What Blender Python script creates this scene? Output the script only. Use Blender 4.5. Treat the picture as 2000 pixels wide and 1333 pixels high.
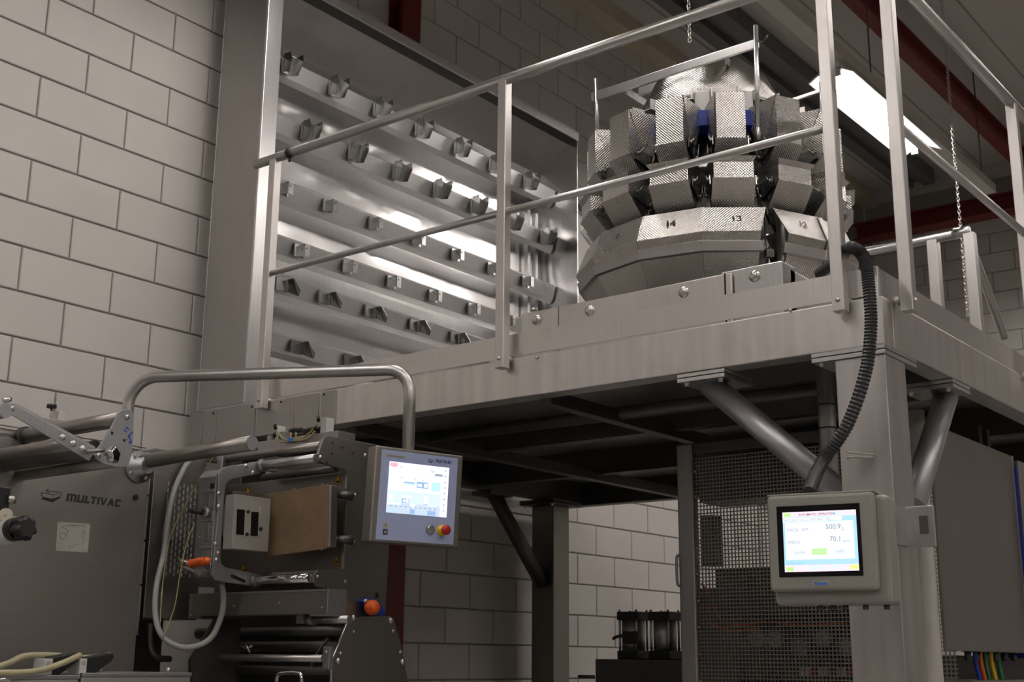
import bpy, bmesh, math, random
from mathutils import Vector as V, Matrix
random.seed(7)
for o in list(bpy.data.objects): bpy.data.objects.remove(o)
SC = bpy.context.scene
COL = SC.collection
EYE = 1.6            # eye height above the floor; below, heights named z are measured from the eye
# ------------------------------------------------------------------ camera
FPX, YAW, PITCH, ROLL = 2478.0, -0.665, 0.24684, 0.00858
def cam_axes():
    cy, sy, cp, sp, cr, sr = math.cos(YAW), math.sin(YAW), math.cos(PITCH), math.sin(PITCH), math.cos(ROLL), math.sin(ROLL)
    fw = V((sy*cp, cy*cp, sp)); rt = V((cy, -sy, 0)); up = rt.cross(fw)
    return cr*rt + sr*up, -sr*rt + cr*up, fw
RT, UP, FW = cam_axes()
cd = bpy.data.cameras.new('camera'); cam = bpy.data.objects.new('camera', cd); COL.objects.link(cam)
cd.sensor_width = 36.0; cd.lens = FPX*36.0/2000.0; cd.clip_start = 0.05; cd.clip_end = 200
cam.matrix_world = Matrix(((RT.x, UP.x, -FW.x, 0), (RT.y, UP.y, -FW.y, 0), (RT.z, UP.z, -FW.z, EYE), (0, 0, 0, 1)))
cd.dof.use_dof = True; cd.dof.focus_distance = 3.95; cd.dof.aperture_fstop = 9.0
SC.camera = cam
# ------------------------------------------------------------------ world, exposure
w = bpy.data.worlds.new('hall_air'); SC.world = w; w.use_nodes = True
w.node_tree.nodes['Background'].inputs[0].default_value = (0.9, 0.95, 1, 1)
w.node_tree.nodes['Background'].inputs[1].default_value = 0.02
SC.view_settings.view_transform = 'Standard'; SC.view_settings.look = 'None'
SC.view_settings.gamma = 1.0; SC.view_settings.use_curve_mapping = False
SC.view_settings.exposure = 0.1
LAMP = 45.0          # emission of the fluorescent fixtures
LAMP_COL = (1.0, 0.925, 0.88)
# ------------------------------------------------------------------ survey helper: where a ray of sight meets a plane of the place
def ray(x, y): return RT*((x-1000)/FPX) + UP*(-(y-666.5)/FPX) + FW
def pt(x, y, X=None, Y=None, Z=None, d=None):
    r = ray(x, y)
    if X is not None: return r*(X/r.x)
    if Y is not None: return r*(Y/r.y)
    if Z is not None: return r*(Z/r.z)
    return r*d
# ------------------------------------------------------------------ materials
MATS = {}
def lin(c):
    if isinstance(c, str):
        c = [int(c[i:i+2], 16)/255 for i in (0, 2, 4)]
        c = [(u/12.92 if u <= .04045 else ((u+.055)/1.055)**2.4) for u in c]
    return (c[0], c[1], c[2], 1)
def newmat(name):
    m = bpy.data.materials.new(name); m.use_nodes = True; MATS[name] = m
    nt = m.node_tree; b = nt.nodes['Principled BSDF']
    return m, nt, b
def plain(name, col, rough=.5, metal=0.0, var=.12, scale=9, bump=0.0, coat=0, spec=.5):
    m, nt, b = newmat(name); N = nt.nodes; L = nt.links
    tc = N.new('ShaderNodeTexCoord'); nz = N.new('ShaderNodeTexNoise'); nz.inputs['Scale'].default_value = scale; nz.inputs['Detail'].default_value = 5
    L.new(tc.outputs['Object'], nz.inputs['Vector'])
    mx = N.new('ShaderNodeMix'); mx.data_type = 'RGBA'; c = lin(col)
    mx.inputs['A'].default_value = tuple(u*(1-var) for u in c[:3])+(1,); mx.inputs['B'].default_value = tuple(min(1, u*(1+var)) for u in c[:3])+(1,)
    L.new(nz.outputs[0], mx.inputs['Factor']); L.new(mx.outputs['Result'], b.inputs['Base Color'])
    b.inputs['Roughness'].default_value = rough; b.inputs['Metallic'].default_value = metal; b.inputs['Specular IOR Level'].default_value = spec
    b.inputs['Coat Weight'].default_value = coat
    if bump:
        bp = N.new('ShaderNodeBump'); bp.inputs['Strength'].default_value = bump; bp.inputs['Distance'].default_value = .002
        n2 = N.new('ShaderNodeTexNoise'); n2.inputs['Scale'].default_value = scale*12; L.new(tc.outputs['Object'], n2.inputs['Vector'])
        L.new(n2.outputs[0], bp.inputs['Height']); L.new(bp.outputs[0], b.inputs['Normal'])
    return m
def steel(name, col, rough=.4, brush=(3, 160), var=.1, stain=.25, wave=0.0, bump=.08, metal=1.0, stain_col=(.30, .24, .17)):
    """brushed stainless: fine grain stretched along v, faint weathering blotches"""
    m, nt, b = newmat(name); N = nt.nodes; L = nt.links
    uv = N.new('ShaderNodeUVMap'); mp = N.new('ShaderNodeMapping'); mp.inputs['Scale'].default_value = (brush[1], brush[0], 1)
    L.new(uv.outputs[0], mp.inputs[0])
    g = N.new('ShaderNodeTexNoise'); g.inputs['Scale'].default_value = 1; g.inputs['Detail'].default_value = 4; L.new(mp.outputs[0], g.inputs['Vector'])
    tc = N.new('ShaderNodeTexCoord'); s = N.new('ShaderNodeTexNoise'); s.inputs['Scale'].default_value = 4.0; s.inputs['Detail'].default_value = 6; s.inputs['Roughness'].default_value = .65
    L.new(tc.outputs['Object'], s.inputs['Vector'])
    c = lin(col); c = (c[0], c[1]*1.012, c[2]*1.04, 1)
    mx = N.new('ShaderNodeMix'); mx.data_type = 'RGBA'
    mx.inputs['A'].default_value = tuple(u*(1-var) for u in c[:3])+(1,); mx.inputs['B'].default_value = tuple(min(1, u*(1+var)) for u in c[:3])+(1,)
    L.new(g.outputs[0], mx.inputs['Factor'])
    rp = N.new('ShaderNodeValToRGB'); rp.color_ramp.elements[0].position = .55; rp.color_ramp.elements[1].position = .85
    L.new(s.outputs[0], rp.inputs[0])
    ml = N.new('ShaderNodeMath'); ml.operation = 'MULTIPLY'; ml.inputs[1].default_value = stain; L.new(rp.outputs[0], ml.inputs[0])
    m2 = N.new('ShaderNodeMix'); m2.data_type = 'RGBA'; m2.inputs['B'].default_value = stain_col+(1,)
    L.new(ml.outputs[0], m2.inputs['Factor']); L.new(mx.outputs['Result'], m2.inputs['A']); L.new(m2.outputs['Result'], b.inputs['Base Color'])
    mr = N.new('ShaderNodeMapRange'); mr.inputs['To Min'].default_value = rough*.85; mr.inputs['To Max'].default_value = rough*1.2
    L.new(s.outputs[0], mr.inputs[0]); L.new(mr.outputs[0], b.inputs['Roughness'])
    b.inputs['Metallic'].default_value = metal
    bp = N.new('ShaderNodeBump'); bp.inputs['Strength'].default_value = bump; bp.inputs['Distance'].default_value = .001
    L.new(g.outputs[0], bp.inputs['Height'])
    if wave:
        n3 = N.new('ShaderNodeTexNoise'); n3.inputs['Scale'].default_value = 2.2; n3.inputs['Detail'].default_value = 1
        mp3 = N.new('ShaderNodeMapping'); mp3.inputs['Scale'].default_value = (1, .55, 1.4); L.new(tc.outputs['Object'], mp3.inputs[0]); L.new(mp3.outputs[0], n3.inputs['Vector'])
        b3 = N.new('ShaderNodeBump'); b3.inputs['Strength'].default_value = 1; b3.inputs['Distance'].default_value = wave
        L.new(n3.outputs[0], b3.inputs['Height']); L.new(b3.outputs[0], bp.inputs['Normal'])
    L.new(bp.outputs[0], b.inputs['Normal'])
    return m
def dimple(name, col, rough, pitch=.006, depth=.0009):
    m, nt, b = newmat(name); N = nt.nodes; L = nt.links
    uv = N.new('ShaderNodeUVMap'); sp = N.new('ShaderNodeSeparateXYZ'); L.new(uv.outputs[0], sp.inputs[0])
    k = math.pi/pitch
    def m2(op, a, bb):
        n = N.new('ShaderNodeMath'); n.operation = op
        for i, q in enumerate((a, bb)):
            if q is None: continue
            if isinstance(q, (int, float)): n.inputs[i].default_value = q
            else: L.new(q, n.inputs[i])
        return n.outputs[0]
    a, d = sp.outputs[0], sp.outputs[1]
    sa = m2('SINE', m2('MULTIPLY', a, k), None); sd = m2('SINE', m2('MULTIPLY', d, k), None)
    h = m2('MULTIPLY', sa, sd)
    bp = N.new('ShaderNodeBump'); bp.inputs['Strength'].default_value = 1; bp.inputs['Distance'].default_value = depth
    L.new(h, bp.inputs['Height']); L.new(bp.outputs[0], b.inputs['Normal'])
    b.inputs['Base Color'].default_value = lin(col); b.inputs['Metallic'].default_value = 1; b.inputs['Roughness'].default_value = rough
    return m
def glow(name, col, strength):
    m, nt, b = newmat(name); c = lin(col)
    b.inputs['Base Color'].default_value = (0.02, 0.02, 0.02, 1); b.inputs['Emission Color'].default_value = c; b.inputs['Emission Strength'].default_value = strength
    b.inputs['Roughness'].default_value = .3
    return m
def block_mat(name, col, brick_w, brick_h):
    """painted block: each block its own slight tint, pores"""
    m, nt, b = newmat(name); N = nt.nodes; L = nt.links
    tc = N.new('ShaderNodeTexCoord'); oi = N.new('ShaderNodeObjectInfo')
    nz = N.new('ShaderNodeTexNoise'); nz.inputs['Scale'].default_value = 3.0; nz.inputs['Detail'].default_value = 7; L.new(tc.outputs['Object'], nz.inputs['Vector'])
    ad = N.new('ShaderNodeMath'); ad.operation = 'MULTIPLY_ADD'; ad.inputs[1].default_value = .5; L.new(oi.outputs['Random'], ad.inputs[0])
    ml = N.new('ShaderNodeMath'); ml.operation = 'MULTIPLY'; ml.inputs[1].default_value = .5; L.new(nz.outputs[0], ml.inputs[0]); L.new(ml.outputs[0], ad.inputs[2])
    c = lin(col); mx = N.new('ShaderNodeMix'); mx.data_type = 'RGBA'
    mx.inputs['A'].default_value = tuple(u*.93 for u in c[:3])+(1,); mx.inputs['B'].default_value = tuple(u*1.06 for u in c[:3])+(1,)
    L.new(ad.outputs[0], mx.inputs['Factor']); L.new(mx.outputs['Result'], b.inputs['Base Color']); b.inputs['Roughness'].default_value = .6
    bp = N.new('ShaderNodeBump'); bp.inputs['Strength'].default_value = .25; bp.inputs['Distance'].default_value = .002
    n2 = N.new('ShaderNodeTexNoise'); n2.inputs['Scale'].default_value = 60; n2.inputs['Detail'].default_value = 4; L.new(tc.outputs['Object'], n2.inputs['Vector'])
    L.new(n2.outputs[0], bp.inputs['Height']); L.new(bp.outputs[0], b.inputs['Normal'])
    return m
block_mat('block', (.60, .575, .545), .43, .19)
plain('mortar', (.33, .31, .285), .8, var=.1)
plain('floor_paint', (.36, .35, .33), .45, var=.2, scale=2)
plain('ceiling_panel', (.55, .525, .50), .6, var=.05, scale=2)
steel('stainless', (.68, .65, .615), .40, stain=.25)
steel('stainless_dull', (.43, .41, .385), .46, stain=.35)
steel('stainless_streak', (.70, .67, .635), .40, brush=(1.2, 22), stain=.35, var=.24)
steel('stainless_bright', (.72, .71, .69), .3, stain=.1)
steel('column_steel', (.57, .55, .525), .42, brush=(1.2, 22), stain=.35, var=.28)
steel('clip_steel', (.30, .295, .28), .22, stain=.1)
steel('hmi_steel', (.30, .28, .25), .36, brush=(120, 4), stain=.1)
steel('rack_sheet', (.80, .785, .76), .24, stain=.05, wave=.03, brush=(2, 60))
steel('rack_rail', (.68, .67, .65), .36, stain=.1)
steel('tube_steel', (.58, .565, .54), .34, stain=.2, brush=(120, 4))
steel('galvanised', (.50, .50, .50), .42, stain=.3, brush=(12, 12), stain_col=(.4, .4, .4))
steel('cabinet_steel', (.29, .275, .25), .42, stain=.2)
steel('dark_steel', (.13, .124, .115), .5, stain=.2)  # dark steel; deck underside and rear members get their shade as colour
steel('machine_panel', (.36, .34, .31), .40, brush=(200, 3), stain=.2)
steel('aluminium', (.40, .405, .41), .42, stain=.05, metal=.95)
steel('roller', (.34, .32, .29), .38, brush=(120, 4), stain=.1)
plain('chrome', (.75, .75, .75), .08, 1.0, var=.02)
plain('bolt_steel', (.62, .60, .57), .28, 1.0, var=.05)
dimple('dimple', (.58, .565, .54), .2, pitch=.0055, depth=.0006)
dimple('dimple_chute', (.58, .565, .54), .2, pitch=.0055, depth=.0006)
plain('black_plastic', (.014, .014, .014), .45)
plain('black_hose', (.028, .029, .031), .38)
plain('dark_gap', (.006, .006, .006), .9)
plain('red_paint', (.14, .012, .010), .5)
plain('dark_beam_paint', (.13, .132, .135), .5)
plain('trunking_white', (.52, .50, .46), .5)
plain('lamp_white', (.8, .8, .78), .5)
plain('orange_plastic', (.75, .12, .012), .35)
plain('blue_plastic', (.012, .045, .36), .4)
plain('blue_strip', (.015, .03, .28), .4)
plain('head_paint', (.40, .385, .36), .4, .25)
plain('white_plastic', (.62, .62, .60), .4)
plain('box_paint', (.295, .292, .265), .42)
plain('hmi_face', (.38, .44, .68), .5, var=.03)
plain('pad', (.205, .138, .076), .75, var=.25, scale=30, bump=.3)
plain('cable_grey', (.34, .34, .33), .5)
plain('cable_cream', (.42, .38, .24), .45)
plain('hose_yellow', (.42, .37, .17), .4)
plain('sign_yellow', (.62, .33, .02), .5)
plain('ink', (.018, .017, .016), .6)
plain('ink_soft', (.10, .095, .09), .6)
plain('logo_blue', (.012, .03, .16), .5)
plain('brand_blue', (.02, .20, .80), .5)
plain('marker_blue', (.01, .06, .42), .6)
plain('sticker', (.40, .39, .36), .6, var=.03)
plain('yellow_plastic', (.75, .50, .01), .4)
plain('red_plastic', (.40, .012, .012), .4)
plain('green_cable', (.02, .20, .05), .4)
plain('gauge_face', (.62, .60, .48), .4)
plain('glass_black', (.004, .004, .006), .12)
plain('trim_cream', (.55, .48, .36), .6)
glow('lamp_glow', LAMP_COL, LAMP)
SW = 1.15
glow('scr_white', (.86, .92, 1.0), SW); glow('scr_pale', (.66, .78, .96), SW); glow('scr_sky', (.42, .70, .98), SW); glow('scr_blue', (.34, .50, .80), SW*.9)
glow('scr_pink', (1, .74, .85), SW); glow('scr_green', (.50, .95, .28), SW); glow('scr_yellow', (.95, .93, .25), SW); glow('scr_grey', (.28, .33, .42), SW); glow('scr_teal', (.48, .85, .88), SW)
glow('scr_red', (.9, .42, .48), SW); glow('scr_ink', (.10, .12, .16), SW*.8); glow('scr_edge', (.03, .08, .75), .9); glow('scr_ghost', (.55, .66, .8), SW)
# ------------------------------------------------------------------ mesh builder
class MB:
    def __init__(s): s.v = []; s.f = []; s.sm = []; s.mi = []; s.cur = 0
    def face(s, pts, smooth=False):
        i = len(s.v); s.v += [V(p) for p in pts]; s.f.append(list(range(i, i+len(pts)))); s.sm.append(smooth); s.mi.append(s.cur)
    def add(s, vs, fs, smooth=False):
        i = len(s.v); s.v += [V(p) for p in vs]
        for f in fs: s.f.append([i+k for k in f]); s.sm.append(smooth); s.mi.append(s.cur)
    def box(s, x0, x1, y0, y1, z0, z1):
        s.add([(x0,y0,z0),(x1,y0,z0),(x1,y1,z0),(x0,y1,z0),(x0,y0,z1),(x1,y0,z1),(x1,y1,z1),(x0,y1,z1)],
              [(0,3,2,1),(4,5,6,7),(0,1,5,4),(1,2,6,5),(2,3,7,6),(3,0,4,7)]); return s
    def obox(s, c, u, v, n, a, b, d):
        c, u, v, n = V(c), V(u), V(v), V(n)
        P = [c+u*(a*i)+v*(b*j)+n*(d*k) for k in (-1, 1) for j in (-1, 1) for i in (-1, 1)]
        s.add(P, [(0,2,3,1),(4,5,7,6),(0,1,5,4),(1,3,7,5),(3,2,6,7),(2,0,4,6)]); return s
    def prism(s, pts, d, smooth=False):
        n = len(pts); d = V(d); P = [V(p) for p in pts]; Q = [p+d for p in P]; i = len(s.v); s.v += P+Q
        s.f.append([i+k for k in range(n)][::-1]); s.f.append([i+n+k for k in range(n)]); s.sm += [False]*2; s.mi += [s.cur]*2
        for k in range(n):
            s.f.append([i+k, i+(k+1) % n, i+n+(k+1) % n, i+n+k]); s.sm.append(smooth); s.mi.append(s.cur)
        return s
    def tube(s, p, q, r, n=16, r2=None, caps=True):
        p, q = V(p), V(q); r2 = r if r2 is None else r2; a = (q-p).normalized(); t = a.orthogonal().normalized(); b = a.cross(t)
        i = len(s.v)
        for c, rr in ((p, r), (q, r2)):
            for k in range(n):
                th = 2*math.pi*k/n; s.v.append(c+t*(rr*math.cos(th))+b*(rr*math.sin(th)))
        for k in range(n):
            s.f.append([i+k, i+(k+1) % n, i+n+(k+1) % n, i+n+k]); s.sm.append(True); s.mi.append(s.cur)
        if caps:
            s.f.append([i+k for k in range(n)][::-1]); s.f.append([i+n+k for k in range(n)]); s.sm += [False]*2; s.mi += [s.cur]*2
        return s
    def path(s, pts, r, n=12, ridge=None):
        P = [V(p) for p in pts]; t = None; i0 = len(s.v)
        for k, p in enumerate(P):
            a = (P[min(k+1, len(P)-1)]-P[max(k-1, 0)]).normalized()
            t = a.orthogonal().normalized() if t is None else (t-a*t.dot(a)).normalized()
            b = a.cross(t); rr = r if ridge is None else r*(1+ridge*(1 if k % 2 else -1))
            for j in range(n):
                th = 2*math.pi*j/n; s.v.append(p+t*(rr*math.cos(th))+b*(rr*math.sin(th)))
        for k in range(len(P)-1):
            for j in range(n):
                s.f.append([i0+k*n+j, i0+k*n+(j+1) % n, i0+(k+1)*n+(j+1) % n, i0+(k+1)*n+j]); s.sm.append(ridge is None); s.mi.append(s.cur)
        for base in (i0, i0+(len(P)-1)*n): s.f.append([base+j for j in range(n)]); s.sm.append(False); s.mi.append(s.cur)
        return s
    def lathe(s, c, prof, n=24, axis=(0, 0, 1), smooth=True, ph=0.0, rfun=None):
        c = V(c); a = V(axis).normalized(); t = (V((1, 0, 0)) if abs(a.x) < .9 else V((0, 0, 1))); t = (t-a*t.dot(a)).normalized(); b = a.cross(t); i = len(s.v)
        for r, h in prof:
            for k in range(n):
                th = 2*math.pi*k/n+ph; rr = r*(rfun(k) if rfun else 1); s.v.append(c+a*h+t*(rr*math.cos(th))+b*(rr*math.sin(th)))
        for m in range(len(prof)-1):
            for k in range(n):
                s.f.append([i+m*n+k, i+m*n+(k+1) % n, i+(m+1)*n+(k+1) % n, i+(m+1)*n+k]); s.sm.append(smooth); s.mi.append(s.cur)
        for m in (0, len(prof)-1): s.f.append([i+m*n+k for k in range(n)]); s.sm.append(False); s.mi.append(s.cur)
        return s
    def bolt(s, c, axis, r=.009, h=.008, n=6, dome=False):
        if dome: s.lathe(c, [(r, 0), (r*.92, h*.5), (r*.6, h*.9), (r*.2, h)], 10, axis)
        else: s.lathe(c, [(r*1.3, 0), (r*1.3, h*.2), (r*1.02, h*.22), (r, h*.75), (r*.82, h), (r*.3, h*1.02)], 14, axis)
        return s
    def build(s, name, mat, parent=None, bevel=0.0, solid=0.0, local=False, link=True, seg=2):
        me = bpy.data.meshes.new(name)
        off = V((0, 0, 0)) if local else V((0, 0, EYE))
        base = V((0, 0, 0))
        if parent is not None:
            if not local: base = V(parent['_base']) if '_base' in parent else V(parent.parent['_base'] if '_base' in parent.parent else parent.parent.parent['_base'])
        elif not local:
            xs = [p.x for p in s.v]; ys = [p.y for p in s.v]; zs = [p.z for p in s.v]
            base = V(((min(xs)+max(xs))/2, (min(ys)+max(ys))/2, min(zs)+EYE))
        me.from_pydata([tuple(p+off-base) for p in s.v], [], s.f)
        bm = bmesh.new(); bm.from_mesh(me)
        for f, k, mi in zip(bm.faces, s.sm, s.mi): f.smooth = k; f.material_index = mi
        bmesh.ops.recalc_face_normals(bm, faces=bm.faces)
        uvl = bm.loops.layers.uv.new('UVMap')
        for f in bm.faces:
            n = f.normal
            u = V((0, 0, 1)).cross(n)
            u = u.normalized() if u.length > .05 else V((1, 0, 0))
            v = n.cross(u)
            for l in f.loops: l[uvl].uv = (l.vert.co.dot(u), l.vert.co.dot(v))
        bm.to_mesh(me); bm.free()
        o = bpy.data.objects.new(name, me)
        if link: COL.objects.link(o)
        for mm in (mat if isinstance(mat, (list, tuple)) else [mat]): me.materials.append(MATS[mm])
        if parent is not None: o.parent = parent
        elif not local: o.location = base; o['_base'] = tuple(base)
        if solid: md = o.modifiers.new('thickness', 'SOLIDIFY'); md.thickness = solid; md.offset = -1
        if bevel: md = o.modifiers.new('edge', 'BEVEL'); md.width = bevel; md.segments = seg; md.limit_method = 'ANGLE'; md.angle_limit = math.radians(40)
        return o
def tag(o, label, cat, group=None, kind=None):
    o['label'] = label; o['category'] = cat
    if group: o['group'] = group
    if kind: o['kind'] = kind
    return o
def thing(name, base, label, cat, group=None):
    o = bpy.data.objects.new(name, None); o.empty_display_size = .1; COL.objects.link(o)
    o.location = V(base)+V((0, 0, EYE)); o['_base'] = tuple(o.location); return tag(o, label, cat, group)
def struct(o): o['kind'] = 'structure'; return o
def text(s, size, org, u, v, mat, parent, name='lettering', bold=0.0, align='LEFT', shear=0.0, sx=1.0, thick=.0006, local=False):
    cu = bpy.data.curves.new('t', 'FONT'); cu.body = s; cu.size = size; cu.offset = bold; cu.align_x = align; cu.shear = shear; cu.fill_mode = 'FRONT'; cu.resolution_u = 3
    t = bpy.data.objects.new('t', cu); COL.objects.link(t); bpy.context.view_layer.update()
    me0 = bpy.data.meshes.new_from_object(t.evaluated_get(bpy.context.evaluated_depsgraph_get()))
    org, u, v = V(org), V(u).normalized(), V(v).normalized(); n = u.cross(v)
    b = MB()
    vs = [org+u*(p.co.x*sx)+v*p.co.y+n*thick for p in me0.vertices]
    b.add(vs, [tuple(p.vertices) for p in me0.polygons])
    bpy.data.objects.remove(t); bpy.data.curves.remove(cu); bpy.data.meshes.remove(me0)
    return b.build(name, mat, parent, local=local)
def arc(c, u, v, r, a0, a1, n):
    return [V(c)+V(u)*(r*math.cos(math.radians(a0+(a1-a0)*k/n)))+V(v)*(r*math.sin(math.radians(a0+(a1-a0)*k/n))) for k in range(n+1)]
def smooth_path(pts, n=8):
    P = [V(p) for p in pts]; P = [P[0]*2-P[1]]+P+[P[-1]*2-P[-2]]; out = []
    for i in range(1, len(P)-2):
        for k in range(n):
            t = k/n; a, b, c, d = P[i-1], P[i], P[i+1], P[i+2]
            out.append(.5*((2*b)+(c-a)*t+(2*a-5*b+4*c-d)*t*t+(3*b-a-3*c+d)*t**3))
    return out+[P[-2]]
EX, EY, EZ = V((1, 0, 0)), V((0, 1, 0)), V((0, 0, 1))
# ================================================================== THE ROOM
XW, YB, ZC, ZF = -4.75, 11.9, 4.65, -EYE
XR, YN = 7.5, -11.0
def wall(name, bx, mat='mortar'): return struct(MB().box(*bx).build(name, mat))
floor = wall('floor', (XW-.2, XR+.2, YN-.2, YB+.2, ZF-.1, ZF), 'floor_paint')
wl = wall('wall_left', (XW-.2, XW-.010, YN, YB, ZF, ZC+.1))
wb = wall('wall_back', (XW, XR, YB+.010, YB+.2, ZF, ZC+.1))
wall('wall_right', (XR, XR+.2, YN, YB, ZF, ZC+.1), 'block'); wall('wall_front', (XW, XR, YN-.2, YN, ZF, ZC+.1), 'block')
BH = .195
def block_mesh(w, h, d=.05, ch=.003, axis='x'):
    # face towards +x (left wall) or -y (back wall); chamfered front edges
    b = MB(); a, c = w/2, h/2
    def P(u, z, k): return (k, u, z) if axis == 'x' else (u, -k, z)
    o = [P(-a, -c, -ch), P(a, -c, -ch), P(a, c, -ch), P(-a, c, -ch)]; i = [P(-a+ch, -c+ch, 0), P(a-ch, -c+ch, 0), P(a-ch, c-ch, 0), P(-a+ch, c-ch, 0)]
    bk = [P(-a, -c, -d), P(a, -c, -d), P(a, c, -d), P(-a, c, -d)]
    b.add(o+i+bk, [(4, 5, 6, 7), (0, 1, 5, 4), (1, 2, 6, 5), (2, 3, 7, 6), (3, 0, 4, 7), (8, 9, 1, 0), (9, 10, 2, 1), (10, 11, 3, 2), (11, 8, 0, 3)])
    return b
_bl = {}
def lay_block(parent, axis, u, z, w, fixed):
    key = (axis, round(w, 3))
    if key not in _bl: _bl[key] = block_mesh(w-.0085, BH-.0085, axis=axis).build('brick', 'block', None, local=True, link=False).data
    o = bpy.data.objects.new('brick', _bl[key]); COL.objects.link(o); o.parent = parent
    p = V((fixed, u, z+EYE)) if axis == 'x' else V((u, fixed, z+EYE))
    o.location = p - V(parent['_base'])+V((0, 0, 0))
def lay_rows(parent, axis, u0, u1, z0, z1, org, pitch, zref, fixed):
    k0 = math.floor((z0-zref)/BH); k1 = math.ceil((z1-zref)/BH)
    for k in range(k0, k1):
        zc = zref+(k+.5)*BH; off = org+(pitch/2 if k % 2 == 0 else 0)
        n0 = math.floor((u0-off)/pitch); n1 = math.ceil((u1-off)/pitch)
        for n in range(n0, n1):
            a, b = max(u0, off+n*pitch), min(u1, off+(n+1)*pitch)
            if b-a > .06: lay_block(parent, axis, (a+b)/2, zc, b-a, fixed)
lay_rows(wl, 'x', 2.05, 4.2, .5, 3.75, 2.722, .445, 2.451, XW)      # left of the rail cabinet
lay_rows(wl, 'x', 4.9, 9.3, -.3, 1.15, 6.761+.214-.428, .428, .868+2*BH*0, XW)   # seen beneath the platform
lay_rows(wl, 'x', 4.2, 9.4, 3.2, 4.6, 5.907-.218, .432, 2.451-.025, XW)   # above the rail cabinet
lay_rows(wb, 'y', -4.7, .2, 2.2, 4.2, -4.4, .435, 2.451, YB)         # far wall behind the stairs
# the rest of the painted block walls, out of sight from the photograph's place
for bx in ((XW-.05, XW, YN, 2.05, ZF, ZC), (XW-.05, XW, 2.05, 4.2, ZF, .45), (XW-.05, XW, 4.2, 10.2, 1.25, 3.1), (XW-.05, XW, 4.2, 4.9, ZF, 1.2), (XW-.05, XW, 9.32, YB, ZF, 1.2), (XW-.05, XW, 10.25, YB, 1.2, 3.0)): MB().box(*bx).build('painted_blocks', 'block', wl)
for bx in ((XW, XR, YB, YB+.05, ZF, 2.0), (.3, XR, YB, YB+.05, 2.0, ZC)): MB().box(*bx).build('painted_blocks', 'block', wb)
ceil = struct(MB().box(XW, XR, YN, YB, ZC, ZC+.12).build('ceiling', 'ceiling_panel'))
cs = MB()
for k in range(13): cs.box(XW+.9*k+.35, XW+.9*k+.365, YN, YB, ZC-.004, ZC)
cs.build('panel_joint', 'mortar', ceil)
struct(MB().box(XW, XW+.16, YN, YB, ZC-.13, ZC-.002).build('trim_1', 'trim_cream', bevel=.004))
struct(MB().box(XW, XR, YB-.12, YB, ZC-.10, ZC-.002).build('trim_2', 'ceiling_panel', bevel=.004))
def ibeam(name, mat, x, z0, h, wd, y0, y1, label, along='y'):
    b = MB(); t = .014
    if along == 'y': b.box(x-wd/2, x+wd/2, y0, y1, z0, z0+t).box(x-wd/2, x+wd/2, y0, y1, z0+h-t, z0+h).box(x-.006, x+.006, y0, y1, z0+t, z0+h-t)
    else: b.box(y0, y1, x-wd/2, x+wd/2, z0, z0+t).box(y0, y1, x-wd/2, x+wd/2, z0+h-t, z0+h).box(y0, y1, x-.006, x+.006, z0+t, z0+h-t)
    return struct(b.build(name, mat)) if not label else tag(b.build(name, mat), label, 'beam')
# roof steel
p = pt(1660, 0, Z=4.35); ibeam('roof_beam', 'red_paint', p.x, 4.35, .18, .10, YN, YB-.3, 'red painted steel roof beam running along the ceiling right of the lamp')
b = MB(); xm = pt(1335, 5, Z=4.5).x
b.prism([(xm-.16, YN, 4.64), (xm-.16, YN, 4.50), (xm-.05, YN, 4.50), (xm-.05, YN, 4.56), (xm+.05, YN, 4.56), (xm+.05, YN, 4.50), (xm+.16, YN, 4.50), (xm+.16, YN, 4.64)], (0, YB-.35-YN, 0))
tag(b.build('roof_purlin', 'dark_beam_paint'), 'dark grey ribbed channel beam under the ceiling above the weigher', 'beam')
ibeam('cross_beam', 'red_paint', 11.55, 4.06, .17, .2, XW+.05, XR, 'dark red horizontal beam along the far block wall', along='x')
# red wall columns standing against the left wall
xr = XW+.07
def wall_column(pl, pr, Xf, z0, z1, label):
    b = MB(); y0 = pt(*pl, X=Xf).y; y1 = pt(*pr, X=Xf).y; t = .012
    b.box(Xf-t, Xf, y0, y1, z0, z1).box(XW+.002, XW+.002+t, y0, y1, z0, z1).box(XW+t, Xf-t, (y0+y1)/2-.005, (y0+y1)/2+.005, z0, z1)
    return tag(b.build('steel_column', 'red_paint'), label, 'column')
wall_column((787, 40), (822, 40), XW+.12, ZF, 4.5, 'dark red steel column on the block wall, rising above the rail cabinet')
# ------------------------------------------------------------------ fluorescent lamps on their trunking
def lamp_fixture(x, y0, y1, z, label, group):
    r = thing('fluorescent_lamp', ((x), (y0+y1)/2, z-.06), label, 'lamp', group)
    pr = [(-.055, .045), (.055, .045), (.06, 0), (.15, -.055), (.147, -.06), (.05, -.008), (-.05, -.008), (-.147, -.06), (-.15, -.055), (-.06, 0)]
    MB().prism([(x+a, y0, z+h) for a, h in pr], (0, y1-y0, 0)).build('reflector', 'lamp_white', r)
    for s in (-1, 1):
        MB().tube((x+s*.045, y0+.03, z-.03), (x+s*.045, y1-.03, z-.03), .016, 10).build('tube', 'lamp_glow', r)
        for yy in (y0+.012, y1-.012): MB().box(x+s*.045-.02, x+s*.045+.02, yy-.012, yy+.012, z-.052, z-.002).build('lamp_holder', 'white_plastic', r)
    return r
ZL = 3.6
xl = -2.93
LG = 'fluorescent lamps hung from the ceiling'
lamp_fixture(xl, 6.93, 8.47, ZL, 'lit twin-tube fluorescent lamp with white reflector hanging behind the weigher', LG)
OUT = 'unseen twin-tube fluorescent lamp overhead, placed for its light, outside the picture'
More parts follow.
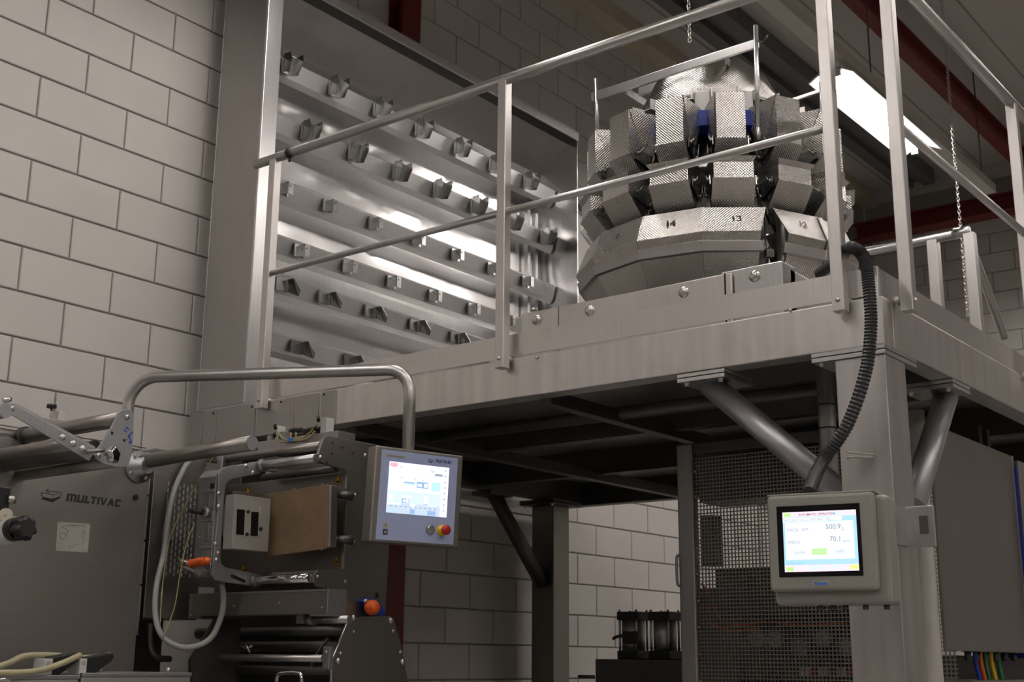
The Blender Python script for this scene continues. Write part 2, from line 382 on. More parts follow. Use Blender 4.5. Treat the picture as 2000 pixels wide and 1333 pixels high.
for lx, ly in ((xl, 3.5), (xl, .6), (xl, -2.3), (-1.5, 8.6), (-1.6, 10.4), (-.9, 6.2), (-.9, 3.6), (-.9, .6), (-.9, -2.3), (-.9, -6.5), (2.6, 7.0), (2.6, 3.6), (2.6, .6), (2.6, -2.3), (2.6, -6.5), (5.4, 3.6), (5.4, -.8)):  # unseen rows; several lamps added to brighten the lower wall and front beam
    lamp_fixture(lx, ly-.77, ly+.77, ZL, OUT, LG)
def trunk(x, y0, y1, label):
    r = thing('cable_trunking', (x, (y0+y1)/2, ZL+.05), label, 'trunking', 'lamp trunking under the ceiling')
    MB().box(x-.055, x+.055, y0, y1, ZL+.047, ZL+.12).build('channel', 'trunking_white', r, bevel=.004)
    b = MB()
    for k in range(int((y1-y0)/2.2)+1):
        yy = y0+.4+k*2.2
        b2 = MB().tube((x, yy, ZL+.12), (x, yy, ZC), .006, 6); b2.build('hanger', 'dark_steel', r)
    return r
trunk(-2.83-.06, YN+.5, 9.85, 'pale lamp trunking running along the ceiling above the lit lamp')
trunk(-.9, YN+.5, 10.5, 'lamp trunking over the aisle, outside the picture'); trunk(2.6, YN+.5, 10.5, 'lamp trunking far right, outside the picture')
def chain(top, bot, label):
    r = MB(); top, bot = V(top), V(bot); n = int((top-bot).length/.022)
    for k in range(n):
        c = top.lerp(bot, (k+.5)/n); u = EX if k % 2 else EY
        r.path(arc(c, u*.55, EZ, .0155, 0, 360, 8), .0028, 5)
    return tag(r.build('chain', 'bolt_steel'), label, 'chain')
p = pt(1347, 82, d=6.0); chain((p.x, p.y, ZC), p, 'short steel chain hanging from the ceiling above the handrail')
p = pt(1890, 618, d=8.2); chain((p.x, p.y, ZC), p, 'long steel chain hanging down beside the rear stair rail')
# ================================================================== RAIL CABINET at the left end of the platform
XF, XB = -4.30, -4.62
rc = thing('rail_cabinet', ((XF+XB)/2, 4.85, 1.09), 'tall open stainless cabinet with rows of clip rails, standing on the platform against the wall', 'cabinet')
ZT = 3.252; Y0, Y1 = 3.583, 6.155
MB().box(XB, XF-.012, Y0, Y0+.006, 1.09, ZT).build('side_panel', 'stainless_dull', rc, bevel=.002)
MB().box(XB, XF-.012, Y1-.006, Y1, 1.09, ZT).build('side_panel', 'rack_sheet', rc)
MB().box(XB-.006, XB, Y0, Y1, 1.09, ZT).build('back_panel', 'rack_sheet', rc)
MB().box(XF-.012, XF, Y0, Y0+.092, 1.09, ZT).build('front_jamb', 'stainless_bright', rc, bevel=.003)
MB().box(XF-.012, XF, Y0+.092, Y1, ZT-.05, ZT).build('fascia', 'stainless_bright', rc, bevel=.003)
MB().box(XF-.085, XF-.012, Y0+.006, Y1, ZT-.052, ZT-.044).build('fascia_return', 'dark_steel', rc)
b = MB(); b.add([(XF-.085, Y0+.006, ZT-.05), (XF-.085, Y1-.006, ZT-.05), (XB, Y1-.006, ZT-.20), (XB, Y0+.006, ZT-.20), (XF-.085, Y0+.006, ZT-.04), (XF-.085, Y1-.006, ZT-.04), (XB, Y1-.006, ZT-.19), (XB, Y0+.006, ZT-.19)], [(0, 1, 2, 3), (4, 5, 6, 7), (0, 1, 5, 4), (2, 3, 7, 6), (0, 3, 7, 4), (1, 2, 6, 5)])
b.build('sloped_soffit', 'stainless_dull', rc)
MB().box(XB, XF, Y0, Y1, ZT, ZT+.006).build('roof_sheet', 'stainless_dull', rc)
for yy in (5.98, 6.06): MB().box(XB+.02, XB+.05, yy, yy+.025, 1.1, 2.75).build('upright', 'rack_rail', rc)
XRL = -4.47
rails = [(128, 'A', (560, 651, 737, 818, 894, 962, 1029)), (243, 'A', (597, 689, 775, 854, 926, 997, 1062)), (368, 'B', (552, 640, 729, 813, 889, 959, 1026)),
         (479, 'B', (584, 678, 764, 845, 921, 990)), (557, 'C', (551, 634, 724, 810, 889, 960)), (672, 'C', (580, 684, 770))]
def clip_mesh(kind):
    b = MB()     # local: x out of the rail, y along it, z up
    if kind == 'A':
        b.prism([(0, -.034, -.035), (.05, -.03, -.045), (.07, -.03, .02), (.055, -.03, .062), (0, -.034, .05)], (0, .004, 0))
        b.prism([(0, .03, -.035), (.05, .03, -.045), (.08, .034, .02), (.075, .036, .062), (0, .03, .05)], (0, .004, 0))
        b.prism([(0, -.034, -.035), (.012, -.034, -.04), (.03, -.03, .06), (.02, -.034, .062)], (0, .064, 0)); b.bolt((.02, 0, -.02), (1, 0, .2), .006, .006)
    elif kind == 'B':
        b.box(0, .008, -.035, .03, -.035, .03).box(.008, .045, -.002, .002, -.032, .028).box(.03, .034, 0, .04, -.03, .03); b.bolt((.008, -.018, .012), (1, 0, 0), .004, .004).bolt((.034, .02, .012), (1, 0, 0), .004, .004)
    else:
        b.box(0, .01, -.045, .025, -.032, .03); b.prism([(.01, .02, .03), (.05, .025, .03), (.06, .06, -.02), (.05, .06, -.05), (.01, .03, -.03)], (0, .006, 0)).box(.012, .016, .02, .07, -.03, .03); b.bolt((.01, -.01, .015), (1, 0, 0), .004, .004)
    return b
cl = {k: clip_mesh(k).build('clip', 'clip_steel', None, local=True, link=False, bevel=.001).data for k in 'ABC'}
for yy, kind, xs in rails:
    z = pt(551, yy, X=XRL).z
    rl = MB().prism([(XRL-.05, Y0+.02, z+.062), (XRL-.004, Y0+.02, z+.05), (XRL, Y0+.02, z+.044), (XRL-.022, Y0+.02, z-.040), (XRL-.05, Y0+.02, z-.062), (XRL-.055, Y0+.02, z-.055)], (0, Y1-.04-Y0, 0)).build('rail', 'rack_rail', rc, bevel=.002)
    for x in xs:
        # find the clip's place along the rail
        lo, hi = 3.5, 6.4
        for _ in range(40):
            m = (lo+hi)/2; q = V((XRL, m, z)); px = 1000+FPX*q.dot(RT)/q.dot(FW)
            if px < x: lo = m
            else: hi = m
        if lo > Y1-.1: continue
        c = bpy.data.objects.new('clip', cl[kind]); COL.objects.link(c); c.parent = rl; c.location = V((XRL, lo, z+EYE))-V(rc['_base'])
# ================================================================== PLATFORM
PX0, PX1, PY0, PY1 = -4.70, -1.40, 3.60, 6.55
ZB, ZG, ZK = .934, 1.085, 1.183
pf = thing('platform', (-3.05, 5.05, ZF), 'raised stainless mezzanine platform carrying the weigher, on square columns', 'platform')
MB().box(PX0, PX1, PY0, PY0+.08, ZB, ZG).build('front_beam', 'stainless_streak', pf, bevel=.004)
MB().box(PX1-.08, PX1, PY0+.08, PY1, ZB, ZG).build('side_beam', 'stainless_streak', pf, bevel=.004)
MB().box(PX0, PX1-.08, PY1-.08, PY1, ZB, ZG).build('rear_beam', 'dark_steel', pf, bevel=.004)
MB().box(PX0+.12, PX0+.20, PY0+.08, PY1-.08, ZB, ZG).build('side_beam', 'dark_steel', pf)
MB().box(PX0+.12, PX1-.08, PY0+.08, PY1-.08, ZG-.012, ZG).build('floor_plate', 'stainless_dull', pf)
MB().box(-4.25, PX1-.03, PY0+.016, PY0+.021, ZG+.012, ZK).build('kick_plate', 'stainless', pf)
MB().box(PX1-.021, PX1-.016, PY0+.03, PY1, ZG+.012, ZK).build('kick_plate', 'stainless', pf)
MB().prism([(PX1-.03, PY0+.012, ZG+.002), (PX1-.012, PY0+.012, ZG+.002), (PX1-.012, PY0+.03, ZG+.002), (PX1-.03, PY0+.02, ZG+.002)], (0, 0, ZK-ZG)).build('kick_corner', 'stainless_bright', pf, bevel=.003)
# lap plates welded over the beam's left end
for a, c in ((373, 397), (400, 424), (428, 499), (503, 574), (578, 622), (627, 656)):
    x0, x1 = pt(a, 820, Y=PY0).x, pt(c, 820, Y=PY0).x
    o = MB().box(x0, x1, PY0-.006, PY0, ZB-.002, ZG-.004).build('lap_plate', 'stainless_dull', pf, bevel=.0015)
for a, yy in ((417, 808), (492, 795), (549, 786), (633, 771)):
    MB().tube(pt(a, yy, Y=PY0-.0055), pt(a, yy, Y=PY0-.0085), .005, 10).build('hole', 'dark_gap', pf)
# deck joists and hung pipe
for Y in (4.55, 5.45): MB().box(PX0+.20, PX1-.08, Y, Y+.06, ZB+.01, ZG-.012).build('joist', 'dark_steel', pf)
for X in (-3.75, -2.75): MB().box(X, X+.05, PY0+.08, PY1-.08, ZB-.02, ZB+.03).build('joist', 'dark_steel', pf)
for p, q, r in (((690, 872), (1640, 756), .026),): MB().tube(pt(*p, Y=4.15), pt(*q, Y=4.15), r, 14).build('hung_pipe', 'dark_steel', pf)
MB().tube(pt(700, 905, Y=4.7), pt(1640, 800, Y=4.7), .016, 12).build('hung_pipe', 'dark_steel', pf)
def column(x0, y0, w=.16, steel_tone='column_steel', top=ZB):
    c = MB().box(x0, x0+w, y0, y0+w, ZF, top-.03).build('column', steel_tone, pf, bevel=.004, seg=3)
    return c
def pads(x0, x1, y0, y1, m='stainless_bright'):
    MB().box(x0, x1, y0, y1, ZB-.014, ZB-.002).build('flange_plate', m, pf, bevel=.001); MB().box(x0, x1, y0, y1, ZB-.03, ZB-.017).build('flange_plate', m, pf, bevel=.001)
    for xx, yy in ((x0+.025, y0+.02), (x1-.025, y0+.02)):
        MB().bolt((xx, yy, ZB-.03), (0, 0, -1), .008, .012).build('bolt', 'bolt_steel', pf)
column(PX1-.162, PY0+.002); pads(PX1-.235, PX1+.002, PY0-.006, PY0+.25)
cc = pt(1081, 985, Y=6.12); column(cc.x-.16, 6.12, .16, 'cabinet_steel'); pads(cc.x-.20, cc.x+.05, 6.05, 6.34, 'dark_steel')  # rear column and flange in darker steel, shade under the deck put into colour
column(PX1-.17, PY1-.17, steel_tone='dark_steel'); column(PX0+.13, PY0+.1, .14, steel_tone='dark_steel')
# diagonal tube braces
t1 = pt(1392, 748, Y=3.69); l1 = pt(1655, 975, Y=3.69)
MB().tube((t1.x-.01, 3.69, ZB-.03), l1, .041, 24).build('brace', 'galvanised', pf); pads(pt(1322, 740, Y=3.6).x, pt(1414, 730, Y=3.6).x, 3.602, 3.80)
t2 = pt(1846, 755, X=-1.48); l2 = V((-1.48, 3.70, .36)); l2 = t2+(pt(1783, 985, X=-1.48)-t2)*1.02
MB().tube((-1.48, t2.y, ZB-.03), l2, .041, 24).build('brace', 'galvanised', pf)
y2 = pt(1896, 765, X=-1.40).y; pads(-1.58, PX1-.002, y2-.17, y2)
bt = pt(962, 975, X=cc.x-.08); MB().tube((cc.x-.08, bt.y, ZB), pt(1058, 1140, X=cc.x-.08), .042, 20).build('brace', 'dark_steel', pf); MB().box(cc.x-.15, cc.x-.01, bt.y-.1, bt.y+.1, ZB-.025, ZB).build('flange_plate', 'dark_steel', pf)
# small bolts along the seam
for a, yy in ((1544, 607), (1049, 699)): MB().bolt(pt(a, yy, Y=PY0-.001), (0, -1, 0), .006, .008, dome=True).build('bolt', 'bolt_steel', pf)
# little wire hooks on the corner column
hk = pt(1682, 890, Y=3.60)
for k in (0, 1): MB().path(smooth_path([hk+V((-.035, -.02, .012-.022*k)), hk+V((-.02, -.03, .006-.014*k)), hk+V((.03, -.012, 0-.01*k)), hk+V((.036, .004, 0-.01*k))], 5), .0028, 6).build('hook', 'bolt_steel', pf)
# ================================================================== GUARDRAILS
ZR, ZM = .6175*3.6, .4638*3.6
def guard_post(root, x, y, z0, z1, w=.02, bolt=None):
    o = MB().box(x-w, x+w, y-w, y+w, z0, z1).build('post', 'stainless', root, bevel=.003)
    if bolt is not None:
        MB().bolt((x, y, z0+.035)+V((0, 0, 0)) if False else V((x, y, z0+.035))+V(bolt)*w, bolt, .008, .007, dome=True).build('bolt', 'bolt_steel', o)
        MB().tube(V((x, y, z0+.04))-V(bolt)*w, V((x, y, z0+.04))-V(bolt)*(w+.04), .017, 14).build('spacer', 'stainless_dull', o)
    return o
YG = PY0-.035
gf = thing('guardrail', (-2.9, YG, 1.05), 'front guardrail of square posts and two round rails along the platform edge', 'railing', 'platform guardrails')
k = YG/3.6
for x in (-1.1685, -.797, -.4255): guard_post(gf, x*3.6*k+.0, YG, .2925*3.6*k, ZR*k-.012, bolt=(0, -1, 0))
MB().tube((-4.30, YG, ZR*k), (-1.44, YG, ZR*k), .0212, 24).build('top_rail', 'tube_steel', gf)
MB().tube((-4.19, YG, ZM*k), (-1.52, YG, ZM*k), .0135, 18).build('mid_rail', 'tube_steel', gf)
c = pt(566, 299, Y=YG); MB().tube((c.x-.008, YG, ZR*k), (c.x+.008, YG, ZR*k), .0255, 20).build('clamp_ring', 'black_plastic', gf)
MB().tube((c.x+.002, YG, ZR*k-.02), (c.x+.012, YG-.01, ZR*k-.045), .006, 8).build('clamp_tail', 'black_plastic', gf)
XG = PX1+.045
gs = thing('guardrail', (XG, 4.9, 1.05), 'right side guardrail running back from the platform corner', 'railing', 'platform guardrails')
pA = pt(1776, 610, X=XG); zb = pA.z
for ya in (pA.y, pt(1984, 300, X=XG).y, pt(1984, 300, X=XG).y*2-pA.y): guard_post(gs, XG, ya, zb, pt(1900, 118, X=XG).z-.01, bolt=(1, 0, 0))
za = pt(1890, 110, X=XG).z; zm = pt(1880, 353, X=XG).z
MB().tube((XG, pA.y-.06, za), (XG, 6.5, za), .0212, 24).build('top_rail', 'tube_steel', gs)
MB().tube((XG, pA.y, zm), (XG, 6.5, zm), .0150, 18).build('mid_rail', 'tube_steel', gs)
gr = thing('guardrail', (-3, 6.47, 1.09), 'rear guardrail ending in a bent stair handrail behind the weigher', 'railing', 'platform guardrails')
YR = 6.47; e = pt(1868, 458, Y=YR)
MB().tube((-4.2, YR, e.z), (e.x, YR, e.z), .025, 20).build('top_rail', 'tube_steel', gr)
j = e+V((.02, 0, 0)); MB().tube(j+V((-.03, 0, .004)), j+V((.05, 0, .004)), .03, 14).build('rail_joint', 'stainless_bright', gr)
kx = pt(1890, 465, Y=YR); dn = pt(1962, 660, X=kx.x)
MB().path(smooth_path([j+V((.03, 0, .004)), kx+V((0, .02, 0)), kx+(dn-kx)*.12, kx+(dn-kx)*.5, dn], 6), .022, 14).build('stair_handrail', 'tube_steel', gr)
MB().tube(kx+V((-.03, .05, -.3)), dn+V((-.03, .1, -.3)), .014, 10).build('stair_handrail', 'tube_steel', gr)
for x in (1826, 1899):
    q = pt(x, 520, Y=YR); guard_post(gr, q.x, YR, 1.09, e.z-.01, w=.028)
for x in (-2.9, -3.7): guard_post(gr, x, YR, 1.09, e.z-.01, w=.025)
# ================================================================== MULTIHEAD WEIGHER
WC = V((-2.45, 4.5, ZG)); TH0 = math.degrees(math.atan2(-4.5, 2.45))+8.0; STEP = 360/14
wg = thing('multihead_weigher', WC, 'round multihead weigher of dimpled stainless hoppers and numbered chutes on the platform', 'weighing machine')
def loc(r, t, z): return V((r, t, z-ZG))          # radial, tangential, height in the weigher's own frame
def ring_copy(proto, ang, parent, rot=True):
    o = proto.copy(); COL.objects.link(o); o.parent = parent
    if rot: o.rotation_euler = (0, 0, math.radians(ang))
    return o
def hopper(kind):
    b = MB(); g = MB(); ks = []; lks = []
    if kind == 'pool':
        rf, zt, zf, zb, hw, hwt, ri, gw = .53, 2.142, 1.945, 1.862, .056, .080, .36, .063
    else:
        rf, zt, zf, zb, hw, hwt, ri, gw = .555, 1.842, 1.772, 1.69, .074, .078, .40, .082
    # shell: front sheet, flared sides, back; open at the top
    F0, F1 = loc(rf, -hw, zt), loc(rf, hw, zt); G0, G1 = loc(rf, -hw, zf), loc(rf, hw, zf)
    B0, B1 = loc(ri, -hwt, zt), loc(ri, hwt, zt); H0, H1 = loc(ri+.06, -hw, zf-.02), loc(ri+.06, hw, zf-.02); E0, E1 = loc(rf-.075, -hw, zb+.01), loc(rf-.075, hw, zb+.01)
    b.face([F0, F1, G1, G0]); b.face([B0, B1, H1, H0]); b.face([H0, H1, E1, E0])
    for F, G, B, H, E in ((F0, G0, B0, H0, E0), (F1, G1, B1, H1, E1)):
        b.face([F, G, H]); b.face([F, H, B]); b.face([G, E, H])
    if kind == 'weigh':
        b.face([F0, F1, loc(rf+.018, hw+.012, zt+.018), loc(rf+.018, -hw-.012, zt+.018)])
        for s_, F, B in ((-1, F0, B0), (1, F1, B1)): b.face([F, B, loc(ri, s_*(hwt+.015), zt+.018), loc(rf+.018, s_*(hw+.012), zt+.018)])
    # gate flap with cheeks
    g0, g1 = loc(rf+.008, 0, zf+.004), loc(rf-.080 if kind == 'pool' else rf-.068, 0, zb-.006); T = V((0, gw, 0))
    g.face([g0-T, g0+T, g1+T, g1-T])
    for s_ in (-1, 1): ks.append(MB()); ks[-1].face([g0+T*s_, g1+T*s_, loc(rf-.13, s_*gw, zf-.01), loc(rf-.06, s_*gw, zf+.03)])
    # linkage on both sides
    for s_ in (-1, 1):
        t = s_*(gw+.004); lk = MB(); lks.append(lk)
        lk.prism([loc(rf-.03, t, zf+.028), loc(rf-.02, t, zf-.012), loc(rf-.11, t, zf-.05), loc(rf-.14, t, zf+.015)], (0, s_*.003, 0))
        for rr, zz in ((rf-.035, zf+.012), (rf-.10, zf-.03), (rf-.12, zf+.005)): lk.lathe(loc(rr, t, zz), [(.0085, 0), (.0085, .010), (.006, .013)], 8, (0, s_, 0))
        lk.tube(loc(rf-.035, t+s_*.011, zf+.012), loc(rf-.075, t+s_*.011, zf+.055), .0035, 6); lk.tube(loc(rf-.10, t+s_*.011, zf-.03), loc(rf-.115, t+s_*.011, zf+.03), .0035, 6)
    return b, g, ks, lks
for kind, nm in (('pool', 'pool_hopper'), ('weigh', 'weigh_hopper')):
    b, g, ks, lks = hopper(kind)
    B = b.build(nm, 'dimple', None, local=True, link=False, solid=.0025); G = g.build('gate', 'dimple', None, local=True, link=False, solid=.002); K = [q.build('cheek', 'clip_steel', None, local=True, link=False, solid=.002) for q in ks]; LK = [q.build('linkage', 'clip_steel', None, local=True, link=False) for q in lks]
    for i in range(14):
        h = ring_copy(B, TH0+i*STEP, wg)
        for q in (G, *K, *LK): ring_copy(q, 0, h, False)
# discharge chutes
A = math.radians(STEP/2)
def chute(lcut=0.0, rcut=0.0):
    b = MB(); lv = [(.540, 1.670), (.583, 1.560), (.566, 1.522), (.556, 1.484), (.43, 1.25)]
    # + angle is towards the next chute (to the right in the picture)
    L = [loc(r*math.cos(-A+lcut*(0 if i == 0 else 1)), r*math.sin(-A+lcut*(0 if i == 0 else 1)), z) for i, (r, z) in enumerate(lv)]; R = [loc(r*math.cos(A-rcut*(0 if i == 0 else 1)), r*math.sin(A-rcut*(0 if i == 0 else 1)), z) for i, (r, z) in enumerate(lv)]
    for i in range(4): b.face([L[i], R[i], R[i+1], L[i+1]])
    return b
CH = chute().build('chute', 'dimple_chute', None, local=True, link=False, solid=.003)
CR = chute(0, .07).build('chute', 'dimple_chute', None, local=True, link=False, solid=.003); CL = chute(.07, 0).build('chute', 'dimple_chute', None, local=True, link=False, solid=.003)
nums = {0: '13', -1: '14', -2: '1', 1: '12', -3: '2'}
for i in range(-6, 8):
    P = CR if i == 0 else (CL if i == 1 else CH)
    ang = TH0+i*STEP + (3.0 if i == 1 else 0)
    c = ring_copy(P, ang, wg)
    lp = MB(); rr = .587*math.cos(A)
    la_, ra_ = -.587*math.sin(A)+(.03 if i == 1 else 0), .587*math.sin(A)-(.03 if i == 0 else 0)
    lp.prism([(rr-.026, la_, 1.523-ZG), (rr-.008, la_, 1.526-ZG), (rr-.014, la_, 1.487-ZG), (rr-.034, la_, 1.485-ZG)], (0, ra_-la_, 0)); lp.build('rim', 'stainless_dull', c, local=True, bevel=.0015)
    if i in nums:
        # lettering on the sloping upper sheet
        up = (loc(.540*math.cos(A), 0, 1.670)-loc(.583*math.cos(A), 0, 1.560)); o_ = loc(.5615*math.cos(A), 0, 1.615)-up.normalized()*.013
        text(nums[i], .038, o_+V((0, .0 if i else .004, 0)), (0, 1, 0), up, 'ink' if i != 1 else 'ink_soft', c, bold=.0007, align='CENTER', thick=.0045, local=True, sx=1.15)
ga = math.radians(TH0+STEP/2+1.0)
cp = V((.53*math.cos(ga), .53*math.sin(ga), 1.49-ZG)); MB().obox(cp, (-math.sin(ga), math.cos(ga), 0), (0, 0, 1), (math.cos(ga), math.sin(ga), 0), .016, .016, .012).build('latch', 'chrome', wg, local=True, bevel=.003)
# body, flange, cone, dome
def lb(b, name, mat, **k): return b.build(name, mat, wg, local=True, **k)
lb(MB().lathe((0, 0, 0), [(.40, 1.30-ZG), (.21, 1.12-ZG), (.21, ZG-ZG+.002)], 28), 'funnel', 'stainless_dull')
lb(MB().lathe((0, 0, 0), [(.20, 1.25-ZG), (.20, 1.86-ZG), (.17, 1.9-ZG), (.17, 2.16-ZG)], 14, smooth=False), 'body', 'stainless_dull')
lb(MB().lathe((0, 0, 0), [(.30, 1.925-ZG), (.305, 1.93-ZG), (.305, 1.965-ZG), (.29, 1.97-ZG)], 14, smooth=False), 'flange', 'stainless_bright')
lb(MB().lathe((0, 0, 0), [(.27, 1.97-ZG), (.27, 2.13-ZG)], 14, smooth=False), 'drive_housing', 'black_plastic')
lb(MB().lathe((0, 0, 0), [(.315, 2.235-ZG), (.318, 2.245-ZG), (.30, 2.30-ZG), (.245, 2.41-ZG), (.15, 2.50-ZG), (.03, 2.54-ZG)], 40), 'dispersion_cone', 'dimple')
for i in range(14):
    a = math.radians(TH0+(i+.5)*STEP); u = V((math.cos(a), math.sin(a), 0)); t = V((-u.y, u.x, 0))
    f = MB().obox(u*.32+V((0, 0, 2.175-ZG)), t, EZ, u, .032, .045, .07).build('feeder_motor', 'lamp_white', wg, local=True, bevel=.006)
    MB().prism([u*.30+t*(-.05)+EZ*(2.13-ZG), u*.42+t*(-.04)+EZ*(2.13-ZG), u*.42+t*(-.025)+EZ*(2.07-ZG), u*.42+t*.025+EZ*(2.07-ZG), u*.42+t*.04+EZ*(2.13-ZG), u*.30+t*.05+EZ*(2.13-ZG)] if False else [u*.40+t*.055+EZ*(2.13-ZG), u*.40+t*.035+EZ*(2.065-ZG), u*.40-t*.035+EZ*(2.065-ZG), u*.40-t*.055+EZ*(2.13-ZG)], u*-.1).build('feeder_boot', 'blue_plastic', f, local=True)
    a2 = math.radians(TH0+i*STEP); u = V((math.cos(a2), math.sin(a2), 0)); t = V((-u.y, u.x, 0))
    MB().prism([u*.24+t*.055+EZ*(2.235-ZG), u*.24+t*.055+EZ*(2.19-ZG), u*.24-t*.055+EZ*(2.19-ZG), u*.24-t*.055+EZ*(2.235-ZG), u*.24-t*.05+EZ*(2.235-ZG), u*.24-t*.05+EZ*(2.195-ZG), u*.24+t*.05+EZ*(2.195-ZG), u*.24+t*.05+EZ*(2.235-ZG)], u*.17-EZ*.012).build('feed_trough', 'stainless', wg, local=True)
for i in range(4):
    a = math.radians(TH0+45+90*i); u = V((math.cos(a), math.sin(a), 0)); MB().tube(u*.33+EZ*.02, u*.33+EZ*(1.93-ZG), .022, 12).build('leg', 'stainless_dull', wg, local=True)
# sensor bars over the hoppers
def wbar(p, q, Y, h, name='sensor_bar'):
    a, c = pt(*p, Y=Y), pt(*q, Y=Y); return MB().obox((a+c)/2, (c-a).normalized(), EZ, EY, (c-a).length/2, h, .006).build(name, 'stainless_bright', wg, bevel=.002)
wbar((1156, 190), (1481, 84), 4.2, .019); wbar((1248, 180), (1416, 127), 4.45, .019); wbar((1440, 300), (1612, 177), 4.55, .012) if False else None
wbar((1500, 212), (1604, 177), 4.7, .008)
def rod(p, q, Y, r=.008, name='rod'): return MB().tube(pt(*p, Y=Y), pt(*q, Y=Y), r, 10).build(name, 'stainless_bright', wg)
rod((1163, 154), (1167, 268), 4.2); rod((1476, 50), (1480, 262), 4.17, .010); rod((1604, 160), (1606, 240), 4.7, .009); rod((1314, 150), (1318, 196), 4.3, .006)
MB().path(smooth_path([pt(1480, 250, Y=4.17), pt(1481, 268, Y=4.17), pt(1474, 278, Y=4.2)], 5), .010, 10).build('rod_foot', 'stainless_bright', wg)
MB().path([pt(1481, 80, Y=4.17), pt(1492, 84, Y=4.17), pt(1499, 68, Y=4.17)], .005, 8).build('clamp_lever', 'black_plastic', wg)
a, c = pt(1418, 118, Y=4.25), pt(1452, 165, Y=4.9); MB().obox((a+c)/2, (c-a).normalized(), EZ, EX, (c-a).length/2, .018, .006).build('sensor_bar', 'dark_steel', wg)
a, c = pt(1222, 178, Y=4.25), pt(1275, 212, Y=4.9); MB().obox((a+c)/2, (c-a).normalized(), EZ, EX, (c-a).length/2, .018, .006).build('sensor_bar', 'dark_steel', wg)
# base frame on the deck, bolt heads on its front rail
YW = 3.80; za_ = pt(1413, 535, Y=YW).z; x0 = pt(1017, 612, Y=YW).x; x1 = pt(1413, 535, Y=YW).x; x2 = pt(1522, 510, Y=YW).x
bf = MB().box(x0, x1+.03, YW, YW+.012, ZG, za_).box(x0, x0+.1, YW+.012, YW+1.3, ZG, za_).box(x2-.1, x2, YW+.08, YW+1.3, ZG, za_).box(x0, x2, YW+1.3, YW+1.4, ZG, za_).build('base_frame', 'stainless', wg, bevel=.004)
MB().box(x1-.02, x2, YW+.02, YW+.12, ZG, pt(1522, 510, Y=YW+.02).z).build('base_block', 'stainless_bright', wg, bevel=.003)
MB().box(x1+.002, x1+.008, YW-.0008, YW+.02, ZG, za_).build('base_joint', 'dark_gap', wg)
MB().box(pt(1090, 600, Y=YW-.001).x, pt(1091, 600, Y=YW-.001).x, YW-.001, YW, ZG, za_).build('base_joint', 'dark_gap', wg)
for q, yy in (((1048, 625), YW), ((1152, 607), YW), ((1335, 571), YW), ((1474, 540), YW+.02)): MB().bolt(pt(*q, Y=yy), (0, -1, 0), .016, .014).build('bolt', 'bolt_steel', wg)
for q in ((1042, 607), ): MB().bolt(pt(*q, Y=YW+.01), (0, 0, 1), .012, .01).build('bolt', 'bolt_steel', wg)
# ================================================================== CONTROL BOX OF THE WEIGHER
CBD = 3.40; az = math.radians(-101.27+180)
cu_ = V((math.sin(az), math.cos(az), 0)); cn = V((cu_.y, -cu_.x, 0)); cz = V(EZ)
cb = thing('control_box', pt(1610, 1190, d=CBD), 'grey weigher control box with lit touchscreen hanging on the corner column', 'control box')
O = pt(1606, 1064, d=CBD)          # middle of the front face
def cp_(px, py, k=0.0):             # a point on the front plane, k metres proud of it
    r = ray(px, py); t = (O+cn*k).dot(cn)/r.dot(cn); return r*t
def uv2(p): q = p-O; return q.dot(cu_), q.dot(cz)
tl, tr, bl, br = [uv2(cp_(*q)) for q in ((1496, 972), (1706, 957), (1506, 1157), (1718, 1153))]
L_, R_, T_, B_ = (tl[0]+bl[0])/2, (tr[0]+br[0])/2, (tl[1]+tr[1])/2, (bl[1]+br[1])/2
def fp(a, c, k): return O+cu_*a+cz*c+cn*k
def plate(name, a0, a1, c0, c1, k0, k1, mat, parent, bevel=0.0, seg=3): return MB().obox(fp((a0+a1)/2, (c0+c1)/2, (k0+k1)/2), cu_, cz, cn, abs(a1-a0)/2, abs(c1-c0)/2, abs(k1-k0)/2).build(name, mat, parent, bevel=bevel, seg=seg)
plate('enclosure', L_+.004, R_+.030, B_-.035, T_-.006, -.135, -.026, 'box_paint', cb, .014)
door = plate('door', L_, R_, B_, T_, -.03, 0, 'box_paint', cb, .010)
plate('rain_lip', L_, R_, T_-.002, T_+.004, -.12, -.004, 'box_paint', cb, .002)
g_ = [uv2(cp_(*q)) for q in ((1515, 993), (1676, 981), (1524, 1129), (1689, 1124))]
s_ = [uv2(cp_(*q)) for q in ((1527, 1003.5), (1670, 994.5), (1535, 1119.5), (1680, 1114))]
GL, GR, GT, GB = (g_[0][0]+g_[2][0])/2, (g_[1][0]+g_[3][0])/2, (g_[0][1]+g_[1][1])/2, (g_[2][1]+g_[3][1])/2
SL, SR, ST, SB = (s_[0][0]+s_[2][0])/2, (s_[1][0]+s_[3][0])/2, (s_[0][1]+s_[1][1])/2, (s_[2][1]+s_[3][1])/2
bz = plate('screen_bezel', GL, GR, GB, GT, .0, .0015, 'glass_black', cb)
def sq(a0, a1, c0, c1, mat, k=.0022, parent=None, nm='screen_field'):     # fractions of the screen, origin top left
    W, H = SR-SL, ST-SB; b = MB(); P = [fp(SL+W*a, ST-H*c, k) for a, c in ((a0, c0), (a1, c0), (a1, c1), (a0, c1))]; b.face(P); return b.build(nm, mat, parent or scr)
scr = plate('screen', SL, SR, SB, ST, .0015, .002, 'scr_sky', cb)
sq(0, 1, 0, .09, 'scr_pink'); sq(0, 1, .89, 1, 'scr_pink'); sq(0, .81, .10, .165, 'scr_white'); sq(.03, .955, .175, .80, 'scr_white')
sq(.02, .115, .015, .08, 'scr_green', .0024); sq(.02, .13, .92, .985, 'scr_green', .0024); sq(.88, 1, .905, .975, 'scr_yellow', .0024)
